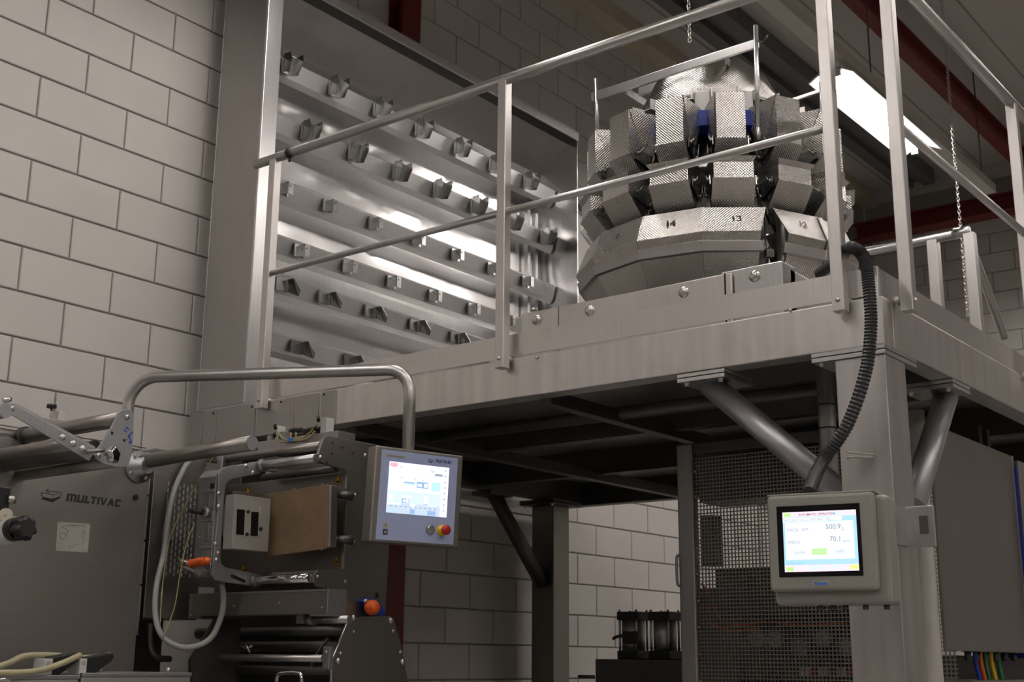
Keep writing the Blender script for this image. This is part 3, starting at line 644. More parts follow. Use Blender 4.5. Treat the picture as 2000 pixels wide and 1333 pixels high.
sq(.69, .79, .01, .075, 'scr_pale', .0024); sq(.34, .43, .91, .975, 'scr_pale', .0024); sq(.45, .54, .91, .975, 'scr_pale', .0024); sq(.66, .75, .91, .97, 'scr_pale', .0024)
sq(.385, .585, .625, .725, 'scr_green', .0024)
for a0, a1 in ((.115, .30), (.66, .855)):
    sq(a0, a1, .625, .725, 'scr_pale', .0023); sq(a0+.006, a1-.006, .635, .715, 'scr_white', .0024)
sq(.03, .955, .388, .392, 'scr_pale', .0024)
def st(s, a, c, size, mat='scr_ink', align='LEFT', bold=0.0, sx=1.0):
    W, H = SR-SL, ST-SB; text(s, size, fp(SL+W*a, ST-H*c, .0024), cu_, cz, mat, scr, align=align, bold=bold, sx=sx)
st('AUTOMATIC OPERATION', .47, .068, .0085, align='CENTER', bold=.0001); st('PROGRAM  No. 2 : RED BEET 500g', .02, .155, .0085, 'scr_grey')
st('PACK  WT.', .055, .33, .0125, 'scr_grey'); st('500.9', .79, .305, .0185, 'scr_grey', 'RIGHT', .0002); st('g', .80, .325, .0125, 'scr_grey')
st('SPEED', .055, .535, .0125, 'scr_grey'); st('70.1', .79, .51, .0185, 'scr_grey', 'RIGHT', .0002); st('p/m', .805, .53, .012, 'scr_grey')
st('UNDER', .21, .70, .0095, 'scr_grey', 'CENTER'); st('ACCEPT', .485, .70, .0095, 'scr_ghost', 'CENTER'); st('OVER', .76, .70, .0095, 'scr_grey', 'CENTER')
st('DOUBLE SHIFT', .02, .875, .007, 'scr_blue')
bg = plate('badge', *[uv2(cp_(1586, 1140))[0], uv2(cp_(1622, 1140))[0], uv2(cp_(1600, 1145))[1], uv2(cp_(1600, 1133))[1], 0, .001], 'cable_grey', cb)
q = uv2(cp_(1604, 1143)); text('Yamato', .0118, fp(q[0], q[1], .0012), cu_, cz, 'brand_blue', cb, name='brand_lettering', bold=.0004, align='CENTER')
for px_ in (1590, 1615, 1640, 1680, 1722):
    q = uv2(cp_(px_, 1185)); MB().tube(fp(q[0], B_-.035, -.07), fp(q[0], B_-.047, -.07), .008, 10).build('cable_gland', 'dark_steel', cb)
# bracket holding the box on the column
bb = pt(1788, 1032, X=PX1+.02)
br_ = MB().box(PX1-.06, PX1+.001, PY0-.085, PY0+.03, bb.z-.055, bb.z+.06).box(PX1+.001, PX1+.008, PY0-.085, PY0+.06, bb.z-.055, bb.z+.06); 
br_.build('bracket_plate', 'stainless_bright', cb, bevel=.003)
brk = pt(1795, 1030, Y=3.62)
MB().box(PX1+.001, brk.x+.03, 3.66, 3.672, bb.z-.06, bb.z+.06).build('bracket_plate', 'stainless_bright', cb, bevel=.002)
MB().box(brk.x-.012, brk.x+.012, 3.656, 3.6605, bb.z-.022, bb.z+.03).build('bracket_slot', 'dark_steel', cb)
MB().obox(fp(R_-.10, (T_+B_)/2, -.14), cu_, cz, cn, .1, .03, .02).build('mounting_arm', 'stainless_dull', cb)
# corrugated conduit down to the box
pc = [pt(1600, 535, Y=3.95), pt(1640, 505, Y=3.75), pt(1662, 484, Y=3.54), pt(1688, 505, Y=3.51), pt(1697, 560, Y=3.50), pt(1701, 640, Y=3.50), pt(1690, 730, Y=3.49), pt(1655, 830, Y=3.47), pt(1605, 905, Y=3.44), pt(1580, 962, d=CBD+.07)]
cq = smooth_path(pc, 26); tag(MB().path(cq, .0185, 14, ridge=.09).build('conduit', 'black_hose'), 'black corrugated cable conduit looping from the platform down to the control box', 'hose')
# ================================================================== PACKAGING MACHINE (left)
XM = -3.87
def on(X): return lambda x, y: pt(x, y, X=X)
m_ = on(XM)
zt_ = m_(296, 884).z; yr_ = m_(293, 900).y
pm = thing('packaging_machine', (-4.25, 2.1, ZF), 'brushed steel packaging machine cabinet with film rollers at the left', 'machine')
MB().box(-4.62, XM-.004, 1.2, yr_-.01, ZF, zt_-.02).build('cabinet_body', 'machine_panel', pm)
MB().box(XM-.004, XM, 1.2, yr_, ZF, zt_-.025).build('side_panel', 'machine_panel', pm, bevel=.001)
MB().tube((XM-.012, 1.2, zt_-.014), (XM-.012, yr_, zt_-.014), .014, 14).build('rounded_edge', 'stainless_bright', pm)
MB().tube((XM-.03, 1.2, zt_+.018), (XM-.03, yr_, zt_+.018), .003, 6).build('wire_rail', 'bolt_steel', pm)
for k in range(8): MB().tube((XM-.03, 1.3+k*.205, zt_-.01), (XM-.03, 1.3+k*.205, zt_+.018), .0025, 6).build('wire_post', 'bolt_steel', pm)
zz = [zt_-.03, m_(287, 1020).z, m_(280, 1060).z, m_(270, 1145).z, m_(264, 1240).z]
e0 = zt_-.03
for q in (969, 1058, 1145, 1245):
    e1 = m_(285, q).z; MB().box(XM-.004, XM+.002, yr_, yr_+.006, e1+.006, e0).build('edge_strip', 'stainless_bright', pm); e0 = e1-.002
# brand mark: blocky letters drawn as flat shapes
LET = {'M': (1.28, [[(0, 0), (.28, 0), (.28, .76), (.5, .76), (.5, 0), (.78, 0), (.78, .76), (1.0, .76), (1.0, 0), (1.28, 0), (1.28, .86), (1.16, 1), (0, 1)]]),
       'U': (.92, [[(0, 1), (.28, 1), (.28, .25), (.64, .25), (.64, 1), (.92, 1), (.92, 0), (.12, 0), (0, .13)]]), 'L': (.66, [[(0, 1), (.28, 1), (.28, .25), (.66, .25), (.66, 0), (0, 0)]]),
       'T': (.82, [[(0, 1), (.82, 1), (.82, .75), (.55, .75), (.55, 0), (.27, 0), (.27, .75), (0, .75)]]), 'I': (.28, [[(0, 0), (.28, 0), (.28, 1), (0, 1)]]),
       'V': (.92, [[(0, 1), (.29, 1), (.46, .3), (.63, 1), (.92, 1), (.62, 0), (.30, 0)]]), 'A': (.92, [[(0, 0), (.30, 1), (.62, 1), (.92, 0), (.63, 0), (.575, .2), (.345, .2), (.29, 0)]]),
       'C': (.76, [[(.76, 1), (.12, 1), (0, .87), (0, 0), (.76, 0), (.76, .25), (.28, .25), (.28, .75), (.76, .75)]])}
def block_word(word, org, u, v, width, h, mat, parent, shear=.14):
    tot = sum(LET[c][0] for c in word)+.11*(len(word)-1); k = width/tot; x = 0
    for c in word:
        for poly in LET[c][1]:
            b = MB(); b.face([org+u*((x+px_)*k+py_*h*shear)+v*(py_*h) for px_, py_ in poly]); o = b.build('letter', mat, parent)
        x += LET[c][0]+.11
def pl(n, pts, X, mat, parent, k=.0008):      # flat mark on a plane x = X
    b = MB(); b.face([pt(x, y, X=X)+V((k, 0, 0)) for x, y in pts]); return b.build(n, mat, parent)
def ln(n, pts, X, mat, parent, r=.0011, k=.0008):
    b = MB().path([pt(x, y, X=X)+V((k, 0, 0)) for x, y in pts], r, 5); return b.build(n, mat, parent)
o_ = m_(128.5, 979.0); block_word('MULTIVAC', o_+V((.0008, 0, 0)), EY, EZ, m_(234, 985).y-o_.y, m_(129, 964).z-o_.z, 'ink', pm)
def logo(P, mat, parent, r):
    def q(pts): return [P(x, y) for x, y in pts]
    b = MB(); b.face(q([(78.5, 975), (102, 982), (119.5, 972), (113, 971), (104, 975.5), (86, 972)])); b.build('logo_shadow', mat, parent)
    for pts in ([(80.5, 963), (104.5, 967), (120.5, 962.5), (106, 960), (96, 960.8)], [(80.5, 963), (82, 970), (86, 972.5), (104, 975.5), (104.5, 967)], [(104, 975.5), (116, 971), (119.5, 967), (120.5, 962.5)], [(90, 961), (92, 957.5), (95, 957), (93, 960), (95, 964)]):
        MB().path(q(pts), r, 5).build('logo_line', mat, parent)
logo(lambda x, y: m_(x, y)+V((.0008, 0, 0)), 'ink', pm, .0011)
MB().tube(m_(264.5, 972), m_(264.5, 972)+V((.004, 0, 0)), .0105, 16).build('plug', 'black_plastic', pm)
st_ = pl('instruction_sticker', [(115, 1020), (173, 1024), (175.5, 1027), (171.5, 1078), (169, 1080), (110.5, 1076.5), (108.5, 1074), (112, 1022)], XM, 'sticker', pm, .001)
for pts in ([(152, 1030), (136, 1026), (120, 1030), (133, 1036), (129, 1050)], [(136, 1026), (168, 1028), (166, 1045)], [(163, 1035), (160, 1037), (159, 1052), (162, 1056), (164, 1046), (163, 1035)], [(165, 1057), (163, 1063), (147, 1064), (142, 1069), (134, 1069)], [(136, 1071), (136, 1075)], [(160, 1076), (166, 1076.4)]):
    ln('sticker_line', pts, XM, 'ink_soft', st_, .0005, .0013)
c = m_(122, 1047); MB().path([c+V((.0013, .0115*math.cos(a/16*6.283), .0115*math.sin(a/16*6.283))) for a in range(17)], .0006, 5).build('sticker_line', 'ink_soft', st_)
# film rollers and their end plate
XP = -3.32
def xroll(p, q, r, mat='roller', n='film_roller', X0=XM, X1=XP):
    a = pt(*p, X=X0); c = pt(*q, X=X1); c = V((X1, (a.y+c.y)/2, (a.z+c.z)/2)); a = V((X0, c.y, c.z)); o = MB().tube(a, c, r, 24).build(n, mat, pm); return a, c
xroll((45, 855), (240, 816), .0245); MB().tube((XM, 2.292, .715), (XM+.02, 2.292, .715), .030, 20).build('roller_collar', 'dark_steel', pm)
def yroll(q0, q1, r, Y, X0=XM, mat='roller'):
    a = pt(*q0, Y=Y); c = pt(*q1, Y=Y); MB().tube((X0, Y, (a.z+c.z)/2), (c.x, Y, (a.z+c.z)/2), r, 24).build('film_roller', mat, pm)
yroll((10, 890), (150, 866), .024, 2.22); yroll((10, 906), (185, 878), .028, 2.24, mat='dark_steel'); yroll((40, 930), (232, 896), .022, 2.30)
P2 = [(238, 801), (247, 800), (254, 803), (259, 812), (258.5, 850), (255, 890), (250, 906), (242, 913), (225, 913), (200, 907), (186, 898), (181, 888), (186, 878), (195, 868), (215, 835), (229, 807)]
MB().prism([pt(x, y, X=XP) for x, y in P2], (.006, 0, 0)).build('end_plate', 'aluminium', pm, bevel=.001)
for q in ((248, 815), (192, 890)): MB().bolt(pt(*q, X=XP+.006), (1, 0, 0), .009, .007, dome=True).build('bolt', 'bolt_steel', pm)
for q in ((218, 846.5), (241.5, 861)): MB().tube(pt(*q, X=XP+.0058), pt(*q, X=XP+.0068), .005, 10).build('hole', 'dark_gap', pm)
random.seed(3)
for k in range(16):
    x, y = 246+random.uniform(-5, 10), 835+k*2.0; a = random.uniform(1.5, 4.5)
    pl('marker_scuff', [(x, y), (x+a, y-1), (x+a+1, y+1.5), (x+1, y+2.2)], XP+.006, 'marker_blue', pm, .0005)
# triangular gusset behind the upper roller
MB().prism([pt(x, y, X=XM+.005) for x, y in ((46, 846), (18, 874), (44, 868), (58, 862))], (.004, 0, 0)).build('gusset', 'aluminium', pm)
# lever arm of folded bar with star knob
XA = XP+.05
MB().prism([pt(x, y, X=XA) for x, y in ((26, 790), (187, 880), (172, 901), (18, 809))], (.004, 0, 0)).build('lever_arm', 'aluminium', pm, bevel=.001)
MB().prism([pt(x, y, X=XA) for x, y in ((30, 787), (186, 873), (187, 880), (26, 790))], (-.03, 0, 0)).build('lever_flange', 'stainless_bright', pm)
for q in ((122, 855), (143, 867.5), (161, 877), (22, 799)): MB().bolt(pt(*q, X=XA+.004), (1, 0, 0), .0075, .007).build('bolt', 'bolt_steel', pm)
a = pt(168, 883, X=XA+.02); c = pt(204, 880, X=XA+.03); MB().tube(a, c, .006, 10).build('threaded_rod', 'roller', pm)
MB().lathe(pt(206, 886, X=XA+.0), [(.008, 0), (.008, .03)], 12, (1, 0, 0)).build('knob_stem', 'chrome', pm)
def star(name, c, axis, r, h, mat, parent, lobes=5, amp=.22):
    n = lobes*8; return MB().lathe(c, [(r*.8, 0), (r, h*.25), (r, h*.75), (r*.75, h)], n, axis, rfun=lambda k: 1-amp*(.5-.5*math.cos(2*math.pi*k*lobes/n))).build(name, mat, parent)
star('star_knob', pt(214, 890, X=XA+.01), (.9, .35, .05), .027, .024, 'chrome', pm)
c = pt(8, 803, X=XA); MB().tube(c+V((-.05, 0, 0)), c+V((.01, 0, 0)), .021, 18).build('arm_hub', 'aluminium', pm); MB().tube(pt(-30, 815, X=XA-.02), pt(12, 804, X=XA), .009, 12).build('arm_shaft', 'roller', pm); star('star_knob', pt(14, 786, X=XA), (.2, -.3, 1), .014, .014, 'chrome', pm)
# clamp with black hand screw behind the rollers
c = pt(105, 815, X=-3.95); MB().box(c.x-.03, c.x+.03, c.y-.045, c.y+.04, zt_, c.z-.012).build('clamp_block', 'stainless_dull', pm, bevel=.002); MB().box(c.x-.02, c.x+.02, c.y+.004, c.y+.03, c.z-.012, c.z+.02).build('clamp_block', 'stainless', pm, bevel=.002); MB().tube(c+V((0, -.012, -.012)), c+V((0, -.012, .03)), .004, 8).build('clamp_screw', 'bolt_steel', pm); MB().tube(c+V((0, -.012, .03)), c+V((0, -.012, .042)), .017, 16).build('clamp_wheel', 'black_plastic', pm)
# film shaft on its round flange
fc = m_(271, 913); MB().lathe(fc, [(.058, 0), (.058, .008), (.034, .009), (.034, .05), (.028, .05), (.028, .055)], 28, (1, 0, 0)).build('shaft_flange', 'aluminium', pm)
sc_ = m_(276, 902); se = pt(492, 866, Y=sc_.y); MB().tube((XM, sc_.y, se.z-.012), (se.x, sc_.y, se.z), .0255, 28).build('film_shaft', 'roller', pm); MB().tube((se.x, sc_.y, se.z), (se.x+.004, sc_.y, se.z), .0245, 28).build('shaft_cap', 'aluminium', pm)
for k in range(4): a = math.radians(35+90*k); MB().bolt(fc+V((.008, .046*math.cos(a), .046*math.sin(a))), (1, 0, 0), .008, .006, dome=True).build('bolt', 'bolt_steel', pm)
# ------------------------------------------------------------------ louvred drive cabinet beside it
XQ = -3.95
dc = thing('drive_cabinet', (-4.2, 3.0, ZF), 'dark steel cabinet with slotted vent between the machine panel and the print station', 'cabinet')
ya, yb_, zc_ = pt(303, 900, X=XQ).y, pt(405, 900, X=XQ).y, pt(330, 880, X=XQ).z
MB().box(-4.5, XQ, ya, yb_, pt(330, 1210, X=XQ).z, zc_).build('housing', 'machine_panel', dc, bevel=.003)
MB().box(-4.45, XQ-.2, ya+.05, yb_, ZF, pt(330, 1210, X=XQ).z).build('plinth', 'dark_steel', dc)
sl = MB()
for i in range(9):
    for j in range(14):
        y = pt(329+i*7.6, 950, X=XQ).y; z = pt(350, 948+j*13+(6.5 if i % 2 else 0), X=XQ).z
        sl.prism([(XQ+.0004, y+.0042*math.cos(t_*.785), z+(.0048 if math.sin(t_*.785+.39) > 0 else -.0048)+.0042*math.sin(t_*.785)) for t_ in range(8)], (.0006, 0, 0))
so = sl.build('vent_slots', 'cable_grey', dc); so['kind'] = 'stuff'
MB().path(smooth_path([pt(293, 1220, X=-3.9), pt(294, 1265, X=-3.88), pt(305, 1285, X=-3.86), pt(332, 1288, X=-3.86)], 6), .012, 10).build('black_pipe', 'black_plastic', dc)
# ------------------------------------------------------------------ HMI on its bent tube
hz_ = math.radians(14.92); hu = V((math.sin(hz_), math.cos(hz_), 0)); hv = (EZ+hu*.045).normalized(); hn = hu.cross(hv).normalized()
HO = pt(812, 970, d=4.33)
def hp(px, py, k=0.0):
    r = ray(px, py); return r*((HO+hn*k).dot(hn)/r.dot(hn))
def huv(px, py): q = hp(px, py)-HO; return q.dot(hu), q.dot(hv)
hm = thing('operator_terminal', hp(806, 1066), 'blue-grey touchscreen operator terminal hanging from a bent steel tube', 'terminal')
def hbox(name, a0, a1, c0, c1, k0, k1, mat, parent, bevel=0.0, seg=3): return MB().obox(HO+hu*((a0+a1)/2)+hv*((c0+c1)/2)+hn*((k0+k1)/2), hu, hv, hn, abs(a1-a0)/2, abs(c1-c0)/2, abs(k1-k0)/2).build(name, mat, parent, bevel=bevel, seg=seg)
def quadfit(q):
    q = [huv(*p) for p in q]; return (q[0][0]+q[2][0])/2, (q[1][0]+q[3][0])/2, (q[2][1]+q[3][1])/2, (q[0][1]+q[1][1])/2
HL, HR, HB, HT = quadfit(((735, 871.5), (906, 889.5), (721, 1060.5), (896, 1070)))
hbox('housing', HL, HR, HB, HT, -.055, 0, 'hmi_steel', hm, .006)
fl, fr, fb, ft = quadfit(((746.5, 880.5), (895, 894), (733, 1055), (884, 1064)))
fa = hbox('front_film', fl, fr, fb, ft, 0, .0012, 'hmi_face', hm)
sl_, sr_, sb_, stp = quadfit(((760, 903.5), (877, 913), (753, 1002), (870.5, 1011)))
hs = hbox('screen', sl_, sr_, sb_, stp, .0012, .002, 'scr_white', hm)
def hq(a0, a1, c0, c1, mat, k=.0023, nm='screen_field'):
    W, H = sr_-sl_, stp-sb_; b = MB(); b.face([HO+hu*(sl_+W*a)+hv*(stp-H*c)+hn*k for a, c in ((a0, c0), (a1, c0), (a1, c1), (a0, c1))]); return b.build(nm, mat, hs)
hq(0, .88, .56, .80, 'scr_pale'); hq(0, .88, .80, 1, 'scr_ghost'); hq(.01, .13, .02, .10, 'scr_red', .0025); hq(.17, .21, .075, .105, 'scr_ghost', .0025)
hq(.69, .75, .09, .14, 'scr_ghost', .0025); hq(.76, .89, .15, .195, 'scr_grey', .0025); hq(.715, .86, .33, .50, 'scr_teal', .0025); hq(.465, .655, .345, .47, 'scr_blue', .0025); hq(.48, .55, .39, .44, 'scr_white', .0027); hq(.59, .645, .37, .45, 'scr_white', .0027)
hq(.255, .43, .37, .395, 'scr_blue', .0025); hq(.255, .43, .395, .425, 'scr_teal', .0025)
for a in (.20, .42, .57): hq(a, a+.014, .29, .315, 'scr_grey', .0025)
hq(.025, .09, .63, .76, 'scr_white', .0025); hq(.24, .39, .63, .70, 'scr_white', .0025); hq(.24, .36, .70, .79, 'scr_blue', .0025); hq(.26, .30, .72, .77, 'scr_white', .0027); hq(.31, .35, .71, .78, 'scr_white', .0027); hq(.60, .67, .63, .77, 'scr_white', .0025); hq(.60, .665, .775, .79, 'scr_blue', .0025)
hq(0, .22, .80, .84, 'scr_white', .0025); hq(.38, .46, .79, .87, 'scr_white', .0025); hq(.67, .81, .79, .815, 'scr_white', .0025); hq(.38, .46, .90, .99, 'scr_blue', .0025); hq(.67, .81, .90, .99, 'scr_blue', .0025); hq(.785, .80, .85, .87, 'scr_ink', .0027)
for k in range(9): hq(.05+k*.08, .09+k*.08, .855, .87, 'scr_grey', .0025)
for k in range(8): hq(.925, .955, .06+k*.115, .08+k*.115, 'scr_grey', .0025)
lg = huv(847.5, 905); block_word('MULTIVAC', HO+hu*lg[0]+hv*lg[1]+hn*.0014, hu, hv, huv(878, 906)[0]-lg[0], .0105, 'logo_blue', hm, .08)
def hl(x, y): u0 = huv(833, 902); return HO+hu*(u0[0]+(x-79)*.00052)+hv*(u0[1]-(y-973)*.00055)+hn*.0014
logo(hl, 'logo_blue', hm, .0006)
a = huv(750, 884); nt_ = hbox('name_sticker', a[0], huv(790, 886)[0], a[1]-.008, a[1]+.002, .0012, .0016, 'sticker', hm); text('ALDI Herkunftsland', .0075, HO+hu*(a[0]+.008)+hv*(a[1]-.0055)+hn*.0018, hu, hv, 'ink', nt_, name='sticker_lettering')
for y, mt, s_, ik in ((1023.5, 'sticker', 'I', 'ink'), (1037, 'black_plastic', 'O', 'white_plastic')):
    a = huv(755, y); kk = hbox('switch_label', a[0]-.009, a[0]+.009, a[1]-.0095, a[1]+.0095, .0012, .0018, mt, hm); text(s_, .011, HO+hu*a[0]+hv*(a[1]-.004)+hn*.002, hu, hv, ik, kk, name='sticker_lettering', bold=.0006, align='CENTER')
a = hp(840, 1035); MB().lathe(a, [(.0165, 0), (.0165, .008), (.013, .011), (.013, .012)], 24, hn).build('push_button', 'bolt_steel', hm)
a = hp(862, 1037); es = MB().lathe(a, [(.020, 0), (.019, .006), (.012, .012), (.011, .022)], 24, hn).build('stop_collar', 'yellow_plastic', hm); MB().lathe(a+hn*.02, [(.014, 0), (.017, .004), (.017, .012), (.015, .016), (.006, .018)], 24, hn).build('stop_button', 'red_plastic', hm)
# bent tube arm
tp = hp(797, 880, -.028); hd = V((.936, .352, 0)).normalized()
top = pt(797, 712, d=tp.dot(FW)); topz = top.z
la = tp.copy(); la.z = topz
bs = pt(250, 800, d=4.62); bs2 = V((bs.x, bs.y, topz-.0)); d_ = (la-bs2); d_.z = 0; dd = d_.normalized(); zL = pt(300, 733, d=4.6).z
R = .075
A0 = V((bs.x, bs.y, zL)); A1 = V((tp.x, tp.y, topz))
pa = [V((bs.x, bs.y, zt_-.05)), V((bs.x, bs.y, zL-R*1.4))]+[A0+dd*(R*1.4*(1-math.cos(t)))+EZ*(-R*1.4*(1-math.sin(t))) for t in [k*math.pi/16 for k in range(1, 8)]]
pa += [A0+dd*(R*1.4)+EZ*0]+[A1-dd*(R*1.1)]+[A1-dd*(R*1.1*(1-math.sin(t)))-EZ*(R*1.1*(1-math.cos(t))) for t in [k*math.pi/16 for k in range(1, 8)]]+[A1-EZ*(R*1.1), tp]
MB().path(pa, .0215, 20).build('support_tube', 'tube_steel', hm)
# ------------------------------------------------------------------ pressure regulator at the left edge
XG2 = -3.42
rg = thing('air_regulator', pt(20, 1062, X=XG2), 'pneumatic regulator with gauge and black star knob at the left edge', 'regulator')
c = pt(36, 1034, X=XG2); a = V((XG2-.25, c.y, c.z-.012))
MB().tube(a, c+V((-.03, 0, 0)), .040, 24).build('cylinder', 'white_plastic', rg); MB().tube(c+V((-.03, 0, 0)), c+V((.005, 0, 0)), .034, 24).build('collar', 'black_plastic', rg); star('star_knob', c+V((.005, 0, 0)), (1, 0, .03), .038, .045, 'black_plastic', rg, 7, .2)
g = pt(10, 1008, X=XG2-.05); MB().lathe(g, [(.020, 0), (.020, .02), (.018, .021)], 24, (.8, -.4, 0)).build('gauge', 'gauge_face', rg); n_ = V((.8, -.4, 0)).normalized(); MB().path([g+n_*.0215+V((0, -.006, -.004)), g+n_*.0215+V((0, .008, .006))], .0008, 5).build('gauge_needle', 'ink', rg)
g = pt(9, 975, X=XG2-.05); MB().box(g.x-.2, g.x, g.y-.03, g.y+.018, g.z-.035, g.z+.035).build('valve_body', 'black_plastic', rg, bevel=.004); MB().tube(g+V((-.12, -.045, 0)), g+V((-.12, .03, 0)), .03, 20).build('valve_barrel', 'aluminium', rg); g2 = pt(27, 977, X=XG2-.05); MB().tube(g2+V((0, -.02, 0)), g2+V((.006, .002, 0)), .012, 14).build('valve_port', 'bolt_steel', rg)
MB().tube((XM, c.y, c.z-.012), a, .02, 12).build('feed_pipe', 'dark_steel', rg)
# ------------------------------------------------------------------ connector boxes at the bottom edge
XJ = -3.30
def jbox(x0, x1, ytop, label):
    a, c = pt(x0, ytop, X=XJ), pt(x1, ytop, X=XJ); r = thing('junction_box', ((XJ-.15), (a.y+c.y)/2, ZF), label, 'box', 'steel boxes along the bottom edge')
    MB().box(XJ-.35, XJ, a.y, c.y-.004, ZF, a.z-.012).build('body', 'stainless', r, bevel=.003); MB().box(XJ-.355, XJ+.003, a.y, c.y-.002, a.z-.012, a.z).build('lid', 'aluminium', r, bevel=.002); return a.z, a.y, c.y
zj, ya2, yb2 = jbox(-90, 157, 1320, 'brushed steel box under the numbered connectors at bottom left'); zj2, _, _ = jbox(160, 375, 1315, 'grey lidded box right of the connectors at the bottom edge')
for q in (195, 328): MB().bolt(pt(q, 1313, X=XJ-.05), EZ, .009, .014, dome=True).build('bolt', 'bolt_steel', bpy.data.objects['junction_box.001'])
MB().path(smooth_path([pt(-4, 1329, X=XJ+.004), pt(15, 1329, X=XJ+.004), pt(22, 1336, X=XJ+.004)], 4), .005, 8).build('handle', 'chrome', bpy.data.objects['junction_box'])
def connector(p, tip, num, tipn, label):
    a = pt(*p, X=XJ-.04); r = thing('cable_connector', (a.x, a.y, zj), label, 'connector', 'numbered cable connectors')
    h = pt(p[0], 1287, X=XJ-.04).z
    MB().box(a.x-.03, a.x+.03, a.y-.012, a.y+.012, zj, h).build('socket', 'white_plastic', r, bevel=.002)
    t = pt(*tip, X=XJ-.04); b0 = V((a.x, a.y+.012, (zj+h)/2))
    MB().prism([b0+V((-.02, 0, .027)), b0+V((-.02, 0, -.025)), b0+V((-.02, .03, -.025)), V((t.x-.02, t.y+.005, t.z-.014)), V((t.x-.02, t.y+.016, t.z)), V((t.x-.02, t.y+.008, t.z+.012)), V((t.x-.02, t.y-.01, t.z+.012))], (.04, 0, 0)).build('plug', 'black_plastic', r, bevel=.005)
    text(num, .014, V((a.x+.0305, a.y-.009, h-.018)), EY, EZ, 'ink', r, name='number'); return t
t1_ = connector((84, 1300), (143, 1283), '11', 0, 'cable connector numbered 11 with black angled plug, left of its pair'); t2_ = connector((151, 1300), (208, 1284), '12', 0, 'cable connector numbered 12 with black angled plug, right of its pair')
tag(MB().path(smooth_path([t1_+V((.02, .01, .004)), pt(120, 1297, X=XJ+.0), pt(75, 1311, X=XJ+.02), pt(20, 1315, X=XJ+.03), pt(-40, 1314, X=XJ+.03)], 8), .0088, 12).build('cable', 'cable_cream'), 'lower cream cable running from connector 11 off the left edge', 'cable')
tag(MB().path(smooth_path([t2_+V((-.0, .01, .006)), pt(165, 1286, X=XJ-.05), pt(105, 1281, X=XJ-.06), pt(50, 1282, X=XJ-.06), pt(15, 1297, X=XJ-.05), pt(-30, 1312, X=XJ-.04)], 8), .0088, 12).build('cable', 'cable_cream'), 'upper cream cable arching from connector 12 off the left edge', 'cable')
# ================================================================== PRINT STATION
XS, YS = -3.30, 3.10
ps = thing('print_station', (-3.5, 3.2, ZF), 'label print station with C-shaped carriage, rods and beige pad under the platform edge', 'machine')
def trace(name, pts, mat, thick, X=None, Y=None, bevel=.0015, parent=None):
    d = (thick, 0, 0) if X is not None else (0, thick, 0)
    return MB().prism([pt(x, y, X=X, Y=Y) for x, y in pts], d).build(name, mat, parent or ps, bevel=bevel)
trace('side_plate', [(640, 851), (770, 876), (764, 1000), (752, 1205), (660, 1203), (657, 1152), (620, 1147), (613, 1138), (613, 1124), (621, 1114), (670, 1113), (677, 919), (640, 909), (625, 902), (621, 888), (632, 856)], 'machine_panel', -.012, X=XS)
for q in ((625, 894), (713, 890)): MB().bolt(pt(*q, X=XS), (1, 0, 0), .009, .008, dome=True).build('bolt', 'bolt_steel', ps)
for q in ((649, 866), (668, 875), (648, 887), (688, 886), (638, 905)): MB().tube(pt(*q, X=XS-.0005), pt(*q, X=XS+.0008), .0045, 10).build('hole', 'dark_gap', ps)
for q in ((674, 1137), (673, 1158), (620, 1127), (683, 966), (693, 967), (681, 1058), (691, 1059)): MB().bolt(pt(*q, X=XS), (1, 0, 0), .006, .005, dome=True).build('bolt', 'bolt_steel', ps)
MB().tube(pt(734, 1164, X=XS-.0005), pt(734, 1164, X=XS+.001), .011, 16).build('hole', 'dark_gap', ps)
# back board with warning signs
YB2 = pt(676, 1000, X=XS).y
x0 = pt(432, 960, Y=YB2).x
MB().box(x0, XS-.012, YB2, YB2+.006, pt(676, 1112, X=XS).z, pt(676, 921, X=XS).z).build('back_board', 'machine_panel', ps, bevel=.001)
for ya_, yb3 in ((919, 955), (977, 1044), (1062, 1113)): MB().box(XS-.006, XS+.003, YB2-.006, YB2+.0, pt(677, yb3, X=XS).z, pt(677, ya_, X=XS).z).build('edge_strip', 'stainless_bright', ps)
def warn(cx, cy, s=7.6):
    P = lambda x, y, k: pt(x, y, Y=YB2)+V((0, -k, 0))
    o = MB(); o.face([P(cx-s, cy+9, .0012), P(cx+s, cy+8, .0012), P(cx+.6, cy-11, .0012)]); o = o.build('warning_sign', 'sign_yellow', ps)
    MB().path([P(cx-s, cy+9, .0015), P(cx+s, cy+8, .0015), P(cx+.6, cy-11, .0015), P(cx-s, cy+9, .0015)], .0009, 5).build('sign_border', 'ink', o)
    b = MB(); b.face([P(cx-2.5, cy+6, .0016), P(cx+4, cy+5.4, .0016), P(cx+3.6, cy+1.5, .0016), P(cx+.5, cy+.8, .0016), P(cx-2, cy+2.5, .0016)]); b.build('sign_symbol', 'ink', o)
for q in ((660, 938), (657, 1095), (484, 962), (476, 1112)): warn(*q)
for yy in (968, 1055):      # hinge bosses holding the pad
    a = pt(658, yy-2, Y=YB2-.05); MB().tube(a, a+V((.03, .05, -.004)), .012, 14, r2=.018).build('hinge', 'dark_steel', ps); MB().bolt(a, (-.4, -1, 0), .007, .006).build('bolt', 'bolt_steel', ps)
YP = 3.15
trace('printing_pad', [(520, 966), (637, 946.5), (643, 949), (640, 1069), (634, 1073), (516, 1089)], 'pad', .016, Y=YP, bevel=.003)
trace('pad_edge', [(642.5, 948), (647, 948), (645, 1068), (640, 1071)], 'stainless_bright', .03, Y=YP)
for q in ((575, 955), (629, 946), (628, 1074)): MB().tube(pt(*q, Y=YP+.004), pt(*q, Y=YP-.003), .003, 8).build('pad_pin', 'bolt_steel', ps)
